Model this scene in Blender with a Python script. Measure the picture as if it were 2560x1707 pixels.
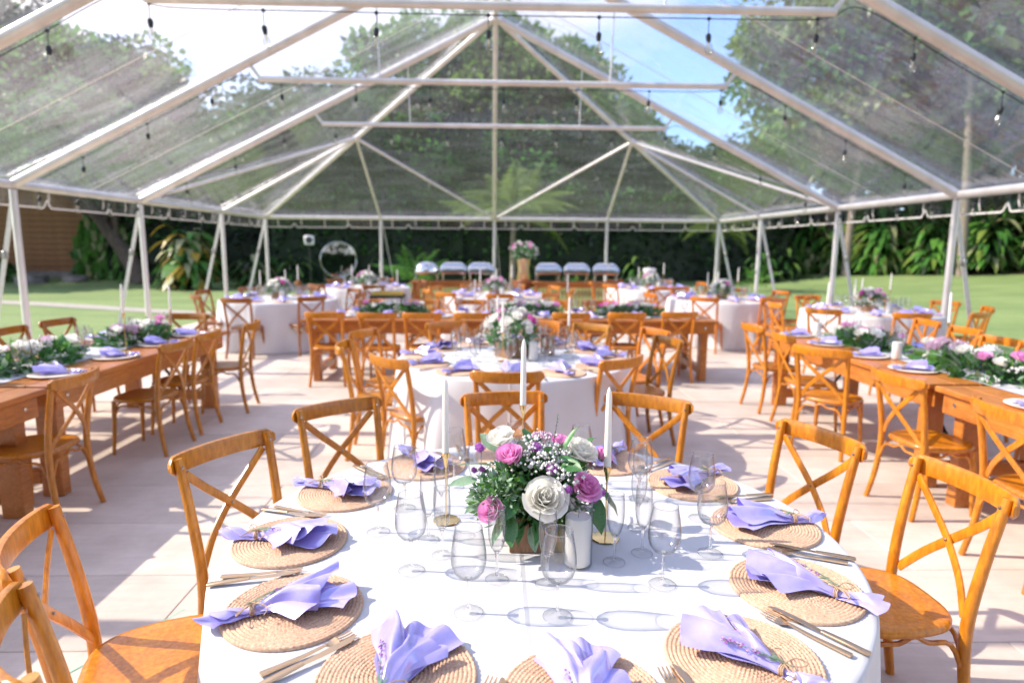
import bpy, math, random
from math import sin, cos, pi, radians, sqrt, exp
from mathutils import Vector, Matrix, noise

scene = bpy.context.scene
for o in list(bpy.data.objects):
    bpy.data.objects.remove(o)
COL = scene.collection

# ------------------------------------------------------------------ camera
F_PX, PITCH, YAW, ROLL = 1590.0, 0.14803, 0.02963, -0.00858
CAM = Vector((-0.0149, 0.0, 1.6524))
fwd0 = Vector((sin(YAW), cos(YAW), 0)); rgt0 = Vector((cos(YAW), -sin(YAW), 0)); upz = Vector((0, 0, 1))
FWD = fwd0 * cos(PITCH) - upz * sin(PITCH)
UPV = fwd0 * sin(PITCH) + upz * cos(PITCH)
RGT = rgt0 * cos(ROLL) - UPV * sin(ROLL)
UPR = rgt0 * sin(ROLL) + UPV * cos(ROLL)
cam_d = bpy.data.cameras.new("camera")
cam_d.sensor_width = 36.0
cam_d.lens = F_PX / 2560 * 36.0
cam_d.clip_start = 0.02
cam_d.clip_end = 3000
cam_d.dof.use_dof = True
cam_d.dof.focus_distance = 1.72
cam_d.dof.aperture_fstop = 2.1
cam_o = bpy.data.objects.new("camera", cam_d)
mw = Matrix((RGT, UPR, -FWD)).transposed().to_4x4()
mw.translation = CAM
cam_o.matrix_world = mw
COL.objects.link(cam_o)
scene.camera = cam_o

def screen_x(p):
    d = Vector(p) - CAM
    z = d.dot(FWD)
    return d.dot(RGT) / max(z, 1e-3)

# ------------------------------------------------------------------ sky and sun
SUN_EL, SUN_AZ = radians(39.5), radians(175.0)      # azimuth counted from +X towards +Y
sun_dir = Vector((cos(SUN_EL) * cos(SUN_AZ), cos(SUN_EL) * sin(SUN_AZ), sin(SUN_EL)))
world = bpy.data.worlds.new("World")
scene.world = world
world.use_nodes = True
wn, wl = world.node_tree.nodes, world.node_tree.links
wn.clear()
sky = wn.new("ShaderNodeTexSky")
sky.sky_type = 'NISHITA'
sky.sun_disc = False
sky.sun_elevation = SUN_EL
sky.sun_rotation = radians(90) - SUN_AZ
sky.air_density = 1.0
sky.dust_density = 0.8
sky.ozone_density = 2.6
tc = wn.new("ShaderNodeTexCoord")
mp = wn.new("ShaderNodeMapping"); mp.inputs['Scale'].default_value = (1, 1, 2.4); mp.inputs['Location'].default_value = (0.35, 0.2, 0.1)
wl.new(tc.outputs['Generated'], mp.inputs['Vector'])
n1 = wn.new("ShaderNodeTexNoise"); n1.inputs['Scale'].default_value = 1.9; n1.inputs['Detail'].default_value = 8; n1.inputs['Roughness'].default_value = 0.55
n1.inputs['Distortion'].default_value = 0.35
wl.new(mp.outputs[0], n1.inputs['Vector'])
cr = wn.new("ShaderNodeValToRGB")
cr.color_ramp.elements[0].position = 0.43; cr.color_ramp.elements[0].color = (0.02, 0.02, 0.02, 1)
cr.color_ramp.elements[1].position = 0.64; cr.color_ramp.elements[1].color = (0.95, 0.95, 0.95, 1)
wl.new(n1.outputs['Fac'], cr.inputs[0])
mixc = wn.new("ShaderNodeMix"); mixc.data_type = 'RGBA'
wl.new(cr.outputs[0], mixc.inputs['Factor'])
deep = wn.new('ShaderNodeMix'); deep.data_type = 'RGBA'; deep.blend_type = 'MULTIPLY'; deep.inputs['Factor'].default_value = 1.0
wl.new(sky.outputs[0], deep.inputs['A']); deep.inputs['B'].default_value = (0.76, 0.82, 0.95, 1)
wl.new(deep.outputs['Result'], mixc.inputs['A'])
mixc.inputs['B'].default_value = (3.9, 3.5, 3.4, 1)
bg = wn.new("ShaderNodeBackground"); bg.inputs['Strength'].default_value = 0.145
wl.new(mixc.outputs['Result'], bg.inputs['Color'])
wo = wn.new("ShaderNodeOutputWorld")
wl.new(bg.outputs[0], wo.inputs['Surface'])

sun_l = bpy.data.lights.new("sun", 'SUN')
sun_l.energy = 2.7
sun_l.angle = radians(0.53)
sun_l.color = (1.0, 0.90, 0.74)
sun_o = bpy.data.objects.new("sun", sun_l)
sun_o.rotation_euler = (-sun_dir).to_track_quat('-Z', 'Y').to_euler()
sun_o.location = (-20, 2, 25)
COL.objects.link(sun_o)

scene.render.engine = 'CYCLES'
scene.view_settings.view_transform = 'Standard'
scene.view_settings.look = 'None'
scene.view_settings.gamma = 1.0
scene.view_settings.exposure = 1.55
scene.view_settings.use_curve_mapping = False
cy = scene.cycles
cy.use_denoising = True
cy.max_bounces = 10
cy.diffuse_bounces = 4
cy.glossy_bounces = 4
cy.transmission_bounces = 6
cy.transparent_max_bounces = 40
cy.caustics_reflective = False
cy.caustics_refractive = False
cy.sample_clamp_indirect = 6.0
cy.use_adaptive_sampling = True
cy.adaptive_threshold = 0.02

# ------------------------------------------------------------------ materials
MAT = {}
class NT:
    """small node-tree helper"""
    def __init__(self, name):
        self.m = bpy.data.materials.new(name); self.m.use_nodes = True
        self.t = self.m.node_tree; self.n = self.t.nodes; self.l = self.t.links
        self.n.clear()
        self.out = self.n.new("ShaderNodeOutputMaterial")
        MAT[name] = self.m
    def node(self, typ, **kw):
        nd = self.n.new(typ)
        for k, v in kw.items():
            if k in nd.inputs: nd.inputs[k].default_value = v
            else: setattr(nd, k, v)
        return nd
    def link(self, a, b): self.l.new(a, b)
    def coords(self, scale=(1, 1, 1), kind='Object'):
        t = self.node("ShaderNodeTexCoord"); m = self.node("ShaderNodeMapping")
        m.inputs['Scale'].default_value = scale
        self.link(t.outputs[kind], m.inputs['Vector'])
        return m.outputs[0]
    def noise(self, vec, scale, detail=4, rough=0.55, dist=0.0):
        nd = self.node("ShaderNodeTexNoise", Scale=scale, Detail=detail, Roughness=rough, Distortion=dist)
        if vec is not None: self.link(vec, nd.inputs['Vector'])
        return nd.outputs['Fac']
    def ramp(self, fac, stops):
        r = self.node("ShaderNodeValToRGB"); e = r.color_ramp.elements
        while len(e) < len(stops): e.new(0.5)
        for el, (p, c) in zip(e, stops):
            el.position = p; el.color = (*c, 1)
        self.link(fac, r.inputs[0])
        return r.outputs[0]
    def mul(self, a, b, fac=1.0):
        m = self.node("ShaderNodeMix", data_type='RGBA', blend_type='MULTIPLY')
        m.inputs['Factor'].default_value = fac
        self.link(a, m.inputs['A']); self.link(b, m.inputs['B'])
        return m.outputs['Result']
    def mix(self, fac, a, b):
        m = self.node("ShaderNodeMix", data_type='RGBA')
        if isinstance(fac, float): m.inputs['Factor'].default_value = fac
        else: self.link(fac, m.inputs['Factor'])
        for s, v in (('A', a), ('B', b)):
            if isinstance(v, tuple): m.inputs[s].default_value = (*v, 1)
            else: self.link(v, m.inputs[s])
        return m.outputs['Result']
    def bump(self, h, strength=0.3, dist=0.01):
        b = self.node("ShaderNodeBump", Strength=strength, Distance=dist)
        self.link(h, b.inputs['Height'])
        return b.outputs[0]
    def principled(self, color, rough=0.5, normal=None, **kw):
        p = self.node("ShaderNodeBsdfPrincipled")
        if isinstance(color, tuple): p.inputs['Base Color'].default_value = (*color, 1)
        else: self.link(color, p.inputs['Base Color'])
        if isinstance(rough, float): p.inputs['Roughness'].default_value = rough
        else: self.link(rough, p.inputs['Roughness'])
        if normal is not None: self.link(normal, p.inputs['Normal'])
        for k, v in kw.items(): p.inputs[k.replace('_', ' ')].default_value = v
        return p.outputs[0]
    def schlick(self, f0, f1, normal=None, power=5.0):
        """thin-film reflectance, the same from both sides"""
        lw = self.node("ShaderNodeLayerWeight", Blend=0.5)
        if normal is not None: self.link(normal, lw.inputs['Normal'])
        pw = self.node("ShaderNodeMath", operation='POWER'); self.link(lw.outputs['Facing'], pw.inputs[0]); pw.inputs[1].default_value = power
        ma = self.node("ShaderNodeMath", operation='MULTIPLY_ADD'); ma.use_clamp = True
        self.link(pw.outputs[0], ma.inputs[0]); ma.inputs[1].default_value = f1; ma.inputs[2].default_value = f0
        return ma
    def end(self, sh): self.link(sh, self.out.inputs['Surface']); return self.m
    def tint(self, col):
        """multiply by the object's own colour (wood lots, and shade on the far left chairs)"""
        oi = self.node("ShaderNodeObjectInfo")
        return self.mul(col, oi.outputs['Color'])
    def jitter(self, col, amt=0.2):
        oi = self.node("ShaderNodeObjectInfo")
        h = self.node("ShaderNodeHueSaturation")
        mr = self.node("ShaderNodeMapRange"); mr.inputs['To Min'].default_value = 1 - amt; mr.inputs['To Max'].default_value = 1 + amt
        self.link(oi.outputs['Random'], mr.inputs['Value']); self.link(mr.outputs[0], h.inputs['Value'])
        self.link(col, h.inputs['Color'])
        return h.outputs[0]

# varnished chair / table timber: grain runs along each piece's own long axis (local Z or Y)
def wood(name, c1, c2, scale, rough=0.32, coat=0.35, tint=True):
    t = NT(name)
    v = t.coords(scale)
    g = t.noise(v, 6.0, 6, 0.6, 0.6)
    g2 = t.noise(v, 22.0, 3, 0.5)
    c = t.ramp(g, [(0.25, c1), (0.75, c2)])
    c = t.mul(c, t.ramp(g2, [(0.3, (0.66, 0.60, 0.54)), (0.7, (1.04, 1.03, 1.0))]))
    blot = t.noise(t.coords((1, 1, 1)), 3.1, 2)
    c = t.mul(c, t.ramp(blot, [(0.3, (0.86, 0.84, 0.8)), (0.7, (1.08, 1.05, 1.0))]))
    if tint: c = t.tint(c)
    t.end(t.principled(c, rough, t.bump(g2, 0.12, 0.002), Coat_Weight=coat, Coat_Roughness=0.18))
wood('chair_wood', (0.52, 0.175, 0.008), (0.72, 0.295, 0.018), (3, 3, 0.9))
wood('table_wood', (0.45, 0.15, 0.026), (0.62, 0.245, 0.050), (6, 0.6, 6), 0.38, 0.25)
wood('siding_wood', (0.25, 0.115, 0.045), (0.36, 0.18, 0.075), (0.5, 4, 6), 0.7, 0.0)
wood('box_wood', (0.30, 0.16, 0.09), (0.40, 0.23, 0.14), (8, 8, 1.5), 0.6, 0.0)

t = NT('steel'); t.end(t.principled((0.66, 0.66, 0.67), 0.06, None, Metallic=1.0))
t = NT('steel_screw'); t.end(t.principled((0.35, 0.34, 0.33), 0.35, None, Metallic=1.0))
t = NT('black_metal'); t.end(t.principled((0.012, 0.012, 0.014), 0.45))
t = NT('gold'); g = t.noise(t.coords(), 60.0, 3)
t.end(t.principled((0.72, 0.50, 0.30), t.ramp(g, [(0.3, (0.27,) * 3), (0.7, (0.36,) * 3)]), None, Metallic=1.0))
t = NT('gold_bright'); t.end(t.principled((0.83, 0.60, 0.28), 0.16, None, Metallic=1.0))
t = NT('tent_tube'); g = t.noise(t.coords((1, 1, 0.4)), 5.0, 5)
t.end(t.principled(t.ramp(g, [(0.3, (0.62, 0.58, 0.55)), (0.7, (0.76, 0.72, 0.69))]), 0.36, None, Metallic=0.35))
t = NT('white_webbing'); g = t.noise(t.coords((1, 1, 1)), 40.0, 2)
t.end(t.principled(t.ramp(g, [(0.3, (0.66, 0.62, 0.58)), (0.7, (0.8, 0.77, 0.73))]), 0.8))
t = NT('white_plastic'); t.end(t.principled((0.75, 0.72, 0.72), 0.5))

# clear vinyl: thin film, mirror-like at grazing angles, a little milky, a bluish sky sheen put into the haze
def vinyl(name, f0, h0, h1):
    t = NT(name)
    v = t.coords((0.8, 0.8, 0.8))
    wav = t.noise(t.coords((0.5, 1.5, 0.6)), 1.5, 4, 0.55, 0.6)
    fine = t.noise(v, 9.0, 2, 0.5)
    addn = t.node("ShaderNodeMath", operation='MULTIPLY_ADD'); t.link(fine, addn.inputs[0]); addn.inputs[1].default_value = 0.012; t.link(wav, addn.inputs[2])
    nrm = t.bump(addn.outputs[0], 0.20, 0.12)
    tr = t.node("ShaderNodeBsdfTransparent"); tr.inputs[0].default_value = (0.925, 0.945, 0.98, 1)
    gl = t.node("ShaderNodeBsdfGlossy"); gl.inputs['Roughness'].default_value = 0.03; gl.inputs['Color'].default_value = (0.95, 0.95, 0.98, 1)
    t.link(nrm, gl.inputs['Normal'])
    fr2 = t.schlick(f0, 0.995 - f0, nrm, 4.0)
    m1 = t.node("ShaderNodeMixShader"); t.link(fr2.outputs[0], m1.inputs[0]); t.link(tr.outputs[0], m1.inputs[1]); t.link(gl.outputs[0], m1.inputs[2])
    df = t.node("ShaderNodeBsdfTranslucent"); df.inputs[0].default_value = (0.88, 0.90, 1.0, 1)
    smear = t.noise(t.coords((0.35, 1.6, 0.35)), 2.2, 5, 0.65, 0.4)
    sm = t.ramp(smear, [(0.35, (h0,) * 3), (0.75, (h1,) * 3)])
    m2 = t.node("ShaderNodeMixShader"); t.link(sm, m2.inputs[0]); t.link(m1.outputs[0], m2.inputs[1]); t.link(df.outputs[0], m2.inputs[2])
    t.end(m2.outputs[0])
vinyl('clear_vinyl', 0.036, 0.034, 0.115)
vinyl('hip_vinyl', 0.036, 0.014, 0.05)  # copy with thinner haze, so the hip end reads less lit
vinyl('valance_vinyl', 0.045, 0.004, 0.02)

# thin blown glass
def thin_glass(name, centre=(0.995, 0.996, 0.997), edge=(0.56, 0.59, 0.63), boost=1.3):
    t = NT(name)
    lw = t.node("ShaderNodeLayerWeight", Blend=0.5)
    pw = t.node("ShaderNodeMath", operation='POWER'); t.link(lw.outputs['Facing'], pw.inputs[0]); pw.inputs[1].default_value = 2.2
    tr = t.node("ShaderNodeBsdfTransparent"); t.link(t.mix(pw.outputs[0], centre, edge), tr.inputs[0])
    gl = t.node("ShaderNodeBsdfGlossy"); gl.inputs['Roughness'].default_value = 0.10
    f2 = t.schlick(0.045 * boost, 0.9)
    mx = t.node("ShaderNodeMixShader"); t.link(f2.outputs[0], mx.inputs[0]); t.link(tr.outputs[0], mx.inputs[1]); t.link(gl.outputs[0], mx.inputs[2])
    t.end(mx.outputs[0])
thin_glass('glass')
# solid stems: real refraction, softened by the light that leaks through
t = NT('glass_stem')
g1 = t.node("ShaderNodeBsdfGlass"); g1.inputs['IOR'].default_value = 1.46; g1.inputs['Roughness'].default_value = 0.0
g2 = t.node("ShaderNodeBsdfTransparent"); g2.inputs[0].default_value = (0.96, 0.965, 0.97, 1)
mx = t.node("ShaderNodeMixShader"); mx.inputs[0].default_value = 0.35; t.link(g1.outputs[0], mx.inputs[1]); t.link(g2.outputs[0], mx.inputs[2])
t.end(mx.outputs[0])
thin_glass('glass_foot', (0.985, 0.988, 0.99), (0.70, 0.73, 0.77), 1.4)
thin_glass('bulb_glass', (0.9, 0.9, 0.88), (0.55, 0.55, 0.55), 2.0)

# linen
t = NT('tablecloth_white')
v = t.coords((1, 1, 1))
w = t.noise(v, 420.0, 2)
soft = t.noise(v, 2.2, 3)
# the pressed crease down the middle of the cloth (local x = -0.055)
sep = t.node("ShaderNodeSeparateXYZ"); t.link(v, sep.inputs[0])
ab = t.node("ShaderNodeMath", operation='ADD'); t.link(sep.outputs[0], ab.inputs[0]); ab.inputs[1].default_value = 0.055
ab2 = t.node("ShaderNodeMath", operation='ABSOLUTE'); t.link(ab.outputs[0], ab2.inputs[0])
mr = t.node("ShaderNodeMapRange"); mr.inputs['From Max'].default_value = 0.012; mr.inputs['To Min'].default_value = 1; mr.inputs['To Max'].default_value = 0
t.link(ab2.outputs[0], mr.inputs['Value'])
hs = t.node("ShaderNodeMath", operation='MULTIPLY_ADD'); t.link(mr.outputs[0], hs.inputs[0]); hs.inputs[1].default_value = 1.1
hs2 = t.node("ShaderNodeMath", operation='MULTIPLY_ADD'); t.link(w, hs2.inputs[0]); hs2.inputs[1].default_value = 0.10; t.link(soft, hs2.inputs[2]); t.link(hs2.outputs[0], hs.inputs[2])
t.end(t.principled(t.ramp(soft, [(0.3, (0.60, 0.58, 0.58)), (0.7, (0.67, 0.65, 0.65))]), 0.8, t.bump(hs.outputs[0], 0.5, 0.006), Sheen_Weight=0.1))
t = NT('runner_gauze'); t.end(t.principled((0.55, 0.54, 0.56), 0.9))

# satin napkin
t = NT('satin')
v = t.coords((1, 1, 1)); w = t.noise(v, 35.0, 3)
t.end(t.principled(t.jitter(t.ramp(w, [(0.3, (0.41, 0.335, 0.83)), (0.7, (0.49, 0.415, 0.87))]), 0.08), 0.24, t.bump(w, 0.08, 0.004), Metallic=0.15, Sheen_Weight=0.35, Specular_IOR_Level=1.0, IOR=1.9))
t = NT('twine'); w = t.noise(t.coords((1, 1, 1)), 300.0, 2)
t.end(t.principled(t.ramp(w, [(0.3, (0.38, 0.24, 0.13)), (0.7, (0.58, 0.40, 0.26))]), 0.9, t.bump(w, 0.5, 0.002)))
# jute
t = NT('jute')
v = t.coords((1, 1, 1)); w = t.noise(v, 130.0, 3, 0.7); w2 = t.noise(v, 14.0, 3)
c = t.ramp(w, [(0.28, (0.46, 0.27, 0.165)), (0.5, (0.66, 0.44, 0.295)), (0.78, (0.78, 0.60, 0.44))])
c = t.mul(c, t.ramp(w2, [(0.3, (0.88, 0.84, 0.82)), (0.7, (1.05, 1.02, 1.0))]))
t.end(t.principled(c, 0.85, t.bump(w, 0.6, 0.003)))
t = NT('charger_plate'); t.end(t.principled((0.72, 0.62, 0.52), 0.5))

t = NT('wax'); t.end(t.principled((0.88, 0.84, 0.78), 0.45, None, Subsurface_Weight=0.25, Subsurface_Radius=(0.02, 0.015, 0.01), Subsurface_Scale=0.5))
t = NT('wick'); t.end(t.principled((0.35, 0.28, 0.2), 0.9))

def petal(name, c1, c2, trans=0.45):
    t = NT(name)
    w = t.noise(t.coords((1, 1, 1)), 45.0, 3)
    c = t.ramp(w, [(0.3, c1), (0.7, c2)])
    d = t.principled(c, 0.55, None, Sheen_Weight=0.3)
    tl = t.node("ShaderNodeBsdfTranslucent"); t.link(c, tl.inputs[0])
    mx = t.node("ShaderNodeMixShader"); mx.inputs[0].default_value = trans
    t.link(d, mx.inputs[1]); t.link(tl.outputs[0], mx.inputs[2])
    t.end(mx.outputs[0])
petal('petal_white', (0.88, 0.85, 0.77), (0.93, 0.91, 0.86))
petal('petal_pink', (0.82, 0.28, 0.60), (0.92, 0.50, 0.78))
petal('petal_magenta', (0.60, 0.07, 0.38), (0.74, 0.16, 0.50))
petal('petal_violet', (0.42, 0.10, 0.48), (0.60, 0.22, 0.64))
petal('petal_pale', (0.66, 0.42, 0.56), (0.78, 0.60, 0.70))
petal('gyp', (0.68, 0.66, 0.62), (0.78, 0.76, 0.74), 0.2)

def leafmat(name, c1, c2, trans=0.35, rough=0.5, scale=3.0):
    t = NT(name)
    w = t.noise(t.coords((1, 1, 1)), scale, 4, 0.6)
    c = t.ramp(w, [(0.3, c1), (0.7, c2)])
    c = t.jitter(c, 0.18)
    d = t.principled(c, rough)
    tl = t.node("ShaderNodeBsdfTranslucent"); t.link(c, tl.inputs[0])
    mx = t.node("ShaderNodeMixShader"); mx.inputs[0].default_value = trans
    t.link(d, mx.inputs[1]); t.link(tl.outputs[0], mx.inputs[2])
    t.end(mx.outputs[0])
leafmat('leaf_bouquet', (0.04, 0.15, 0.04), (0.10, 0.27, 0.08), 0.25, 0.4, 18.0)
leafmat('leaf_sage', (0.20, 0.31, 0.19), (0.32, 0.45, 0.30), 0.25, 0.6, 18.0)
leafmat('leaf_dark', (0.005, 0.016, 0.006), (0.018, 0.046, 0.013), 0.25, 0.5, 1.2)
leafmat('leaf_mid', (0.042, 0.145, 0.026), (0.105, 0.28, 0.05), 0.48, 0.5, 0.8)
leafmat('leaf_olive', (0.12, 0.22, 0.045), (0.22, 0.36, 0.085), 0.5, 0.55, 0.8)
leafmat('leaf_bright', (0.06, 0.18, 0.026), (0.145, 0.32, 0.06), 0.4, 0.4, 1.5)
leafmat('leaf_palm', (0.10, 0.18, 0.03), (0.22, 0.29, 0.065), 0.4, 0.4, 1.0)
leafmat('leaf_yellow', (0.40, 0.26, 0.03), (0.62, 0.42, 0.06), 0.4, 0.45, 2.0)
leafmat('leaf_cream', (0.26, 0.28, 0.14), (0.42, 0.42, 0.22), 0.4, 0.45, 2.0)

t = NT('palm_bark'); w = t.noise(t.coords((2, 2, 7)), 3.0, 4, 0.6)
t.end(t.principled(t.ramp(w, [(0.3, (0.16, 0.12, 0.09)), (0.7, (0.30, 0.25, 0.20))]), 0.9, t.bump(w, 0.5, 0.03)))
t = NT('bark'); w = t.noise(t.coords((4, 4, 1)), 4.0, 5, 0.65)
t.end(t.principled(t.ramp(w, [(0.3, (0.06, 0.042, 0.03)), (0.7, (0.15, 0.11, 0.085))]), 0.9, t.bump(w, 0.6, 0.04)))
t = NT('grass')
v = t.coords((1, 1, 1)); w = t.noise(v, 0.35, 5, 0.6); w2 = t.noise(v, 14.0, 4, 0.7)
w3 = t.noise(t.coords((0.25, 1.2, 1)), 0.8, 3)
c = t.ramp(w, [(0.3, (0.17, 0.25, 0.09)), (0.7, (0.24, 0.32, 0.13))])
c = t.mul(c, t.ramp(w2, [(0.25, (0.72, 0.75, 0.66)), (0.7, (1.08, 1.05, 1.0))]))
c = t.mul(c, t.ramp(w3, [(0.35, (0.80, 0.84, 0.78)), (0.65, (1.08, 1.06, 1.04))]))
t.end(t.principled(c, 0.75, t.bump(w2, 0.5, 0.05)))
t = NT('concrete'); w = t.noise(t.coords(), 3.0, 6, 0.6)
t.end(t.principled(t.ramp(w, [(0.3, (0.30, 0.28, 0.25)), (0.7, (0.40, 0.37, 0.33))]), 0.9))
t = NT('stone'); w = t.noise(t.coords(), 2.0, 6, 0.65)
t.end(t.principled(t.ramp(w, [(0.3, (0.10, 0.09, 0.08)), (0.7, (0.30, 0.26, 0.22))]), 0.9, t.bump(w, 0.6, 0.05)))
t = NT('mulch'); w = t.noise(t.coords(), 6.0, 5, 0.7)
t.end(t.principled(t.ramp(w, [(0.3, (0.05, 0.028, 0.018)), (0.7, (0.17, 0.09, 0.055))]), 0.95, t.bump(w, 0.6, 0.05)))

# dance-floor boards: pale, washed, faint grain and scuffs
t = NT('floor_board')
gp = t.node("ShaderNodeNewGeometry"); gm = t.node("ShaderNodeMapping"); gm.inputs['Scale'].default_value = (0.9, 9, 9)
t.link(gp.outputs['Position'], gm.inputs['Vector'])
g = t.noise(gm.outputs[0], 3.0, 6, 0.6, 0.4)
c = t.ramp(g, [(0.3, (0.585, 0.485, 0.41)), (0.7, (0.65, 0.555, 0.48))])
sc_ = t.noise(gp.outputs['Position'], 1.7, 6, 0.7)
c = t.mul(c, t.ramp(sc_, [(0.3, (0.80, 0.775, 0.75)), (0.62, (1.05, 1.04, 1.03))]))
c = t.jitter(c, 0.11)
t.end(t.principled(c, 0.55, t.bump(g, 0.10, 0.004)))
t = NT('floor_joint'); t.end(t.principled((0.44, 0.36, 0.30), 0.9))
t = NT('chalk_green'); t.end(t.principled((0.28, 0.55, 0.40), 0.9))
t = NT('utility_green'); t.end(t.principled((0.008, 0.05, 0.04), 0.5))
t = NT('grey_box'); t.end(t.principled((0.05, 0.055, 0.06), 0.6))
t = NT('mirror_darkened'); t.end(t.principled((0.34, 0.37, 0.36), 0.03, None, Metallic=1.0))  # dark reflected trees are put into the mirror's base colour
t = NT('yellow_tray'); t.end(t.principled((0.55, 0.42, 0.08), 0.5))
# ------------------------------------------------------------------ mesh building
class MB:
    """collects verts / faces / material slots, then becomes ONE mesh"""
    def __init__(self): self.v = []; self.f = []; self.mi = []; self.mats = []
    def slot(self, mat):
        if mat not in self.mats: self.mats.append(mat)
        return self.mats.index(mat)
    def add(self, vs, fs, mat):
        b = len(self.v); s = self.slot(mat)
        self.v.extend([tuple(p) for p in vs])
        for f in fs:
            self.f.append(tuple(i + b for i in f)); self.mi.append(s)
    def box(self, c, s, mat, rot=None, bevel=0.0):
        hx, hy, hz = s[0] / 2, s[1] / 2, s[2] / 2
        if bevel > 0:
            b = min(bevel, hx * .9, hy * .9, hz * .9)
            vs = []; idx = {}
            for sx in (-1, 1):
                for sy in (-1, 1):
                    for sz in (-1, 1):
                        for ax in range(3):
                            p = [sx * (hx - b), sy * (hy - b), sz * (hz - b)]
                            p[ax] = (sx * hx, sy * hy, sz * hz)[ax]
                            idx[(sx, sy, sz, ax)] = len(vs); vs.append(p)
            fs = []
            for ax in range(3):
                o1, o2 = [(1, 2), (2, 0), (0, 1)][ax]
                for s_ in (-1, 1):
                    q = []
                    for a, bb in ((-1, -1), (1, -1), (1, 1), (-1, 1)):
                        k = [0, 0, 0]; k[ax] = s_; k[o1] = a; k[o2] = bb
                        q.append(idx[(k[0], k[1], k[2], ax)])
                    fs.append(q if s_ > 0 else q[::-1])
                for a in (-1, 1):
                    for bb in (-1, 1):
                        k1 = [0, 0, 0]; k2 = [0, 0, 0]
                        k1[o1] = k2[o1] = a; k1[o2] = k2[o2] = bb; k1[ax] = -1; k2[ax] = 1
                        q = [idx[(*k1, o1)], idx[(*k2, o1)], idx[(*k2, o2)], idx[(*k1, o2)]]
                        fs.append(q if a * bb < 0 else q[::-1])
            for sx in (-1, 1):
                for sy in (-1, 1):
                    for sz in (-1, 1):
                        q = [idx[(sx, sy, sz, a)] for a in range(3)]
                        fs.append(q if sx * sy * sz > 0 else q[::-1])
        else:
            vs = [(x, y, z) for x in (-hx, hx) for y in (-hy, hy) for z in (-hz, hz)]
            fs = [(0, 1, 3, 2), (4, 6, 7, 5), (0, 4, 5, 1), (2, 3, 7, 6), (0, 2, 6, 4), (1, 5, 7, 3)]
        c = Vector(c)
        vs = [c + ((rot @ Vector(p)) if rot else Vector(p)) for p in vs]
        self.add(vs, fs, mat)
    def tube(self, pts, rad, mat, n=8, caps=True, flat=None, up=None):
        """swept round (or flat=(w,h) elliptical / rectangular) section"""
        pts = [Vector(p) for p in pts]
        if not isinstance(rad, (list, tuple)): rad = [rad] * len(pts)
        vs = []; prev = None
        for i, p in enumerate(pts):
            t = (pts[min(i + 1, len(pts) - 1)] - pts[max(i - 1, 0)])
            if t.length < 1e-9: t = Vector((0, 0, 1))
            t.normalize()
            if prev is None:
                a = Vector(up) if up else (Vector((0, 0, 1)) if abs(t.z) < .9 else Vector((0, 1, 0)))
                u = (a - t * a.dot(t)).normalized()
            else:
                u = (prev - t * prev.dot(t)).normalized()
            prev = u; w = t.cross(u)
            r = rad[i]
            for k in range(n):
                a = 2 * pi * (k + .5) / n
                if flat:
                    ca, sa = cos(a), sin(a)
                    e = .45
                    vs.append(p + u * (math.copysign(abs(ca) ** e, ca) * flat[1] * r) + w * (math.copysign(abs(sa) ** e, sa) * flat[0] * r))
                else:
                    vs.append(p + (u * cos(a) + w * sin(a)) * r)
        fs = []
        for i in range(len(pts) - 1):
            for k in range(n):
                a, b = i * n + k, i * n + (k + 1) % n
                fs.append((a, b, b + n, a + n))
        if caps:
            fs.append(tuple(range(n))[::-1]); fs.append(tuple((len(pts) - 1) * n + k for k in range(n)))
        self.add(vs, fs, mat)
    def lathe(self, prof, mat, n=24, c=(0, 0, 0), wob=None):
        c = Vector(c); vs = []; fs = []
        for (r, z) in prof:
            for k in range(n):
                a = 2 * pi * k / n
                rr = r if wob is None else r * wob(a, z)
                vs.append(c + Vector((rr * cos(a), rr * sin(a), z)))
        for i in range(len(prof) - 1):
            for k in range(n):
                a, b = i * n + k, i * n + (k + 1) % n
                fs.append((a, b, b + n, a + n))
        if prof[0][0] > 1e-6: fs.append(tuple(range(n))[::-1])
        if prof[-1][0] > 1e-6: fs.append(tuple((len(prof) - 1) * n + k for k in range(n)))
        self.add(vs, fs, mat)
    def open_lathe(self, prof, mat, n=24, c=(0, 0, 0)):
        c = Vector(c); vs = []; fs = []
        for (r, z) in prof:
            for k in range(n):
                a = 2 * pi * k / n
                vs.append(c + Vector((r * cos(a), r * sin(a), z)))
        for i in range(len(prof) - 1):
            for k in range(n):
                a, b = i * n + k, i * n + (k + 1) % n
                fs.append((a, b, b + n, a + n))
        self.add(vs, fs, mat)
    def grid(self, fn, nu, nv, mat, wrap=False):
        vs = [fn(i / (nu - 1), j / (nv if wrap else nv - 1)) for i in range(nu) for j in range(nv)]
        fs = []
        for i in range(nu - 1):
            for j in range(nv if wrap else nv - 1):
                a, b = i * nv + j, i * nv + (j + 1) % nv
                fs.append((a, b, b + nv, a + nv))
        self.add(vs, fs, mat)
    def mesh(self, name, smooth=40):
        m = bpy.data.meshes.new(name)
        m.from_pydata(self.v, [], self.f)
        for k in self.mats: m.materials.append(MAT[k])
        m.polygons.foreach_set('material_index', self.mi)
        if smooth:
            m.polygons.foreach_set('use_smooth', [True] * len(m.polygons))
            if smooth < 180: m.set_sharp_from_angle(angle=radians(smooth))
        m.validate(); m.update()
        return m

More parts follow.
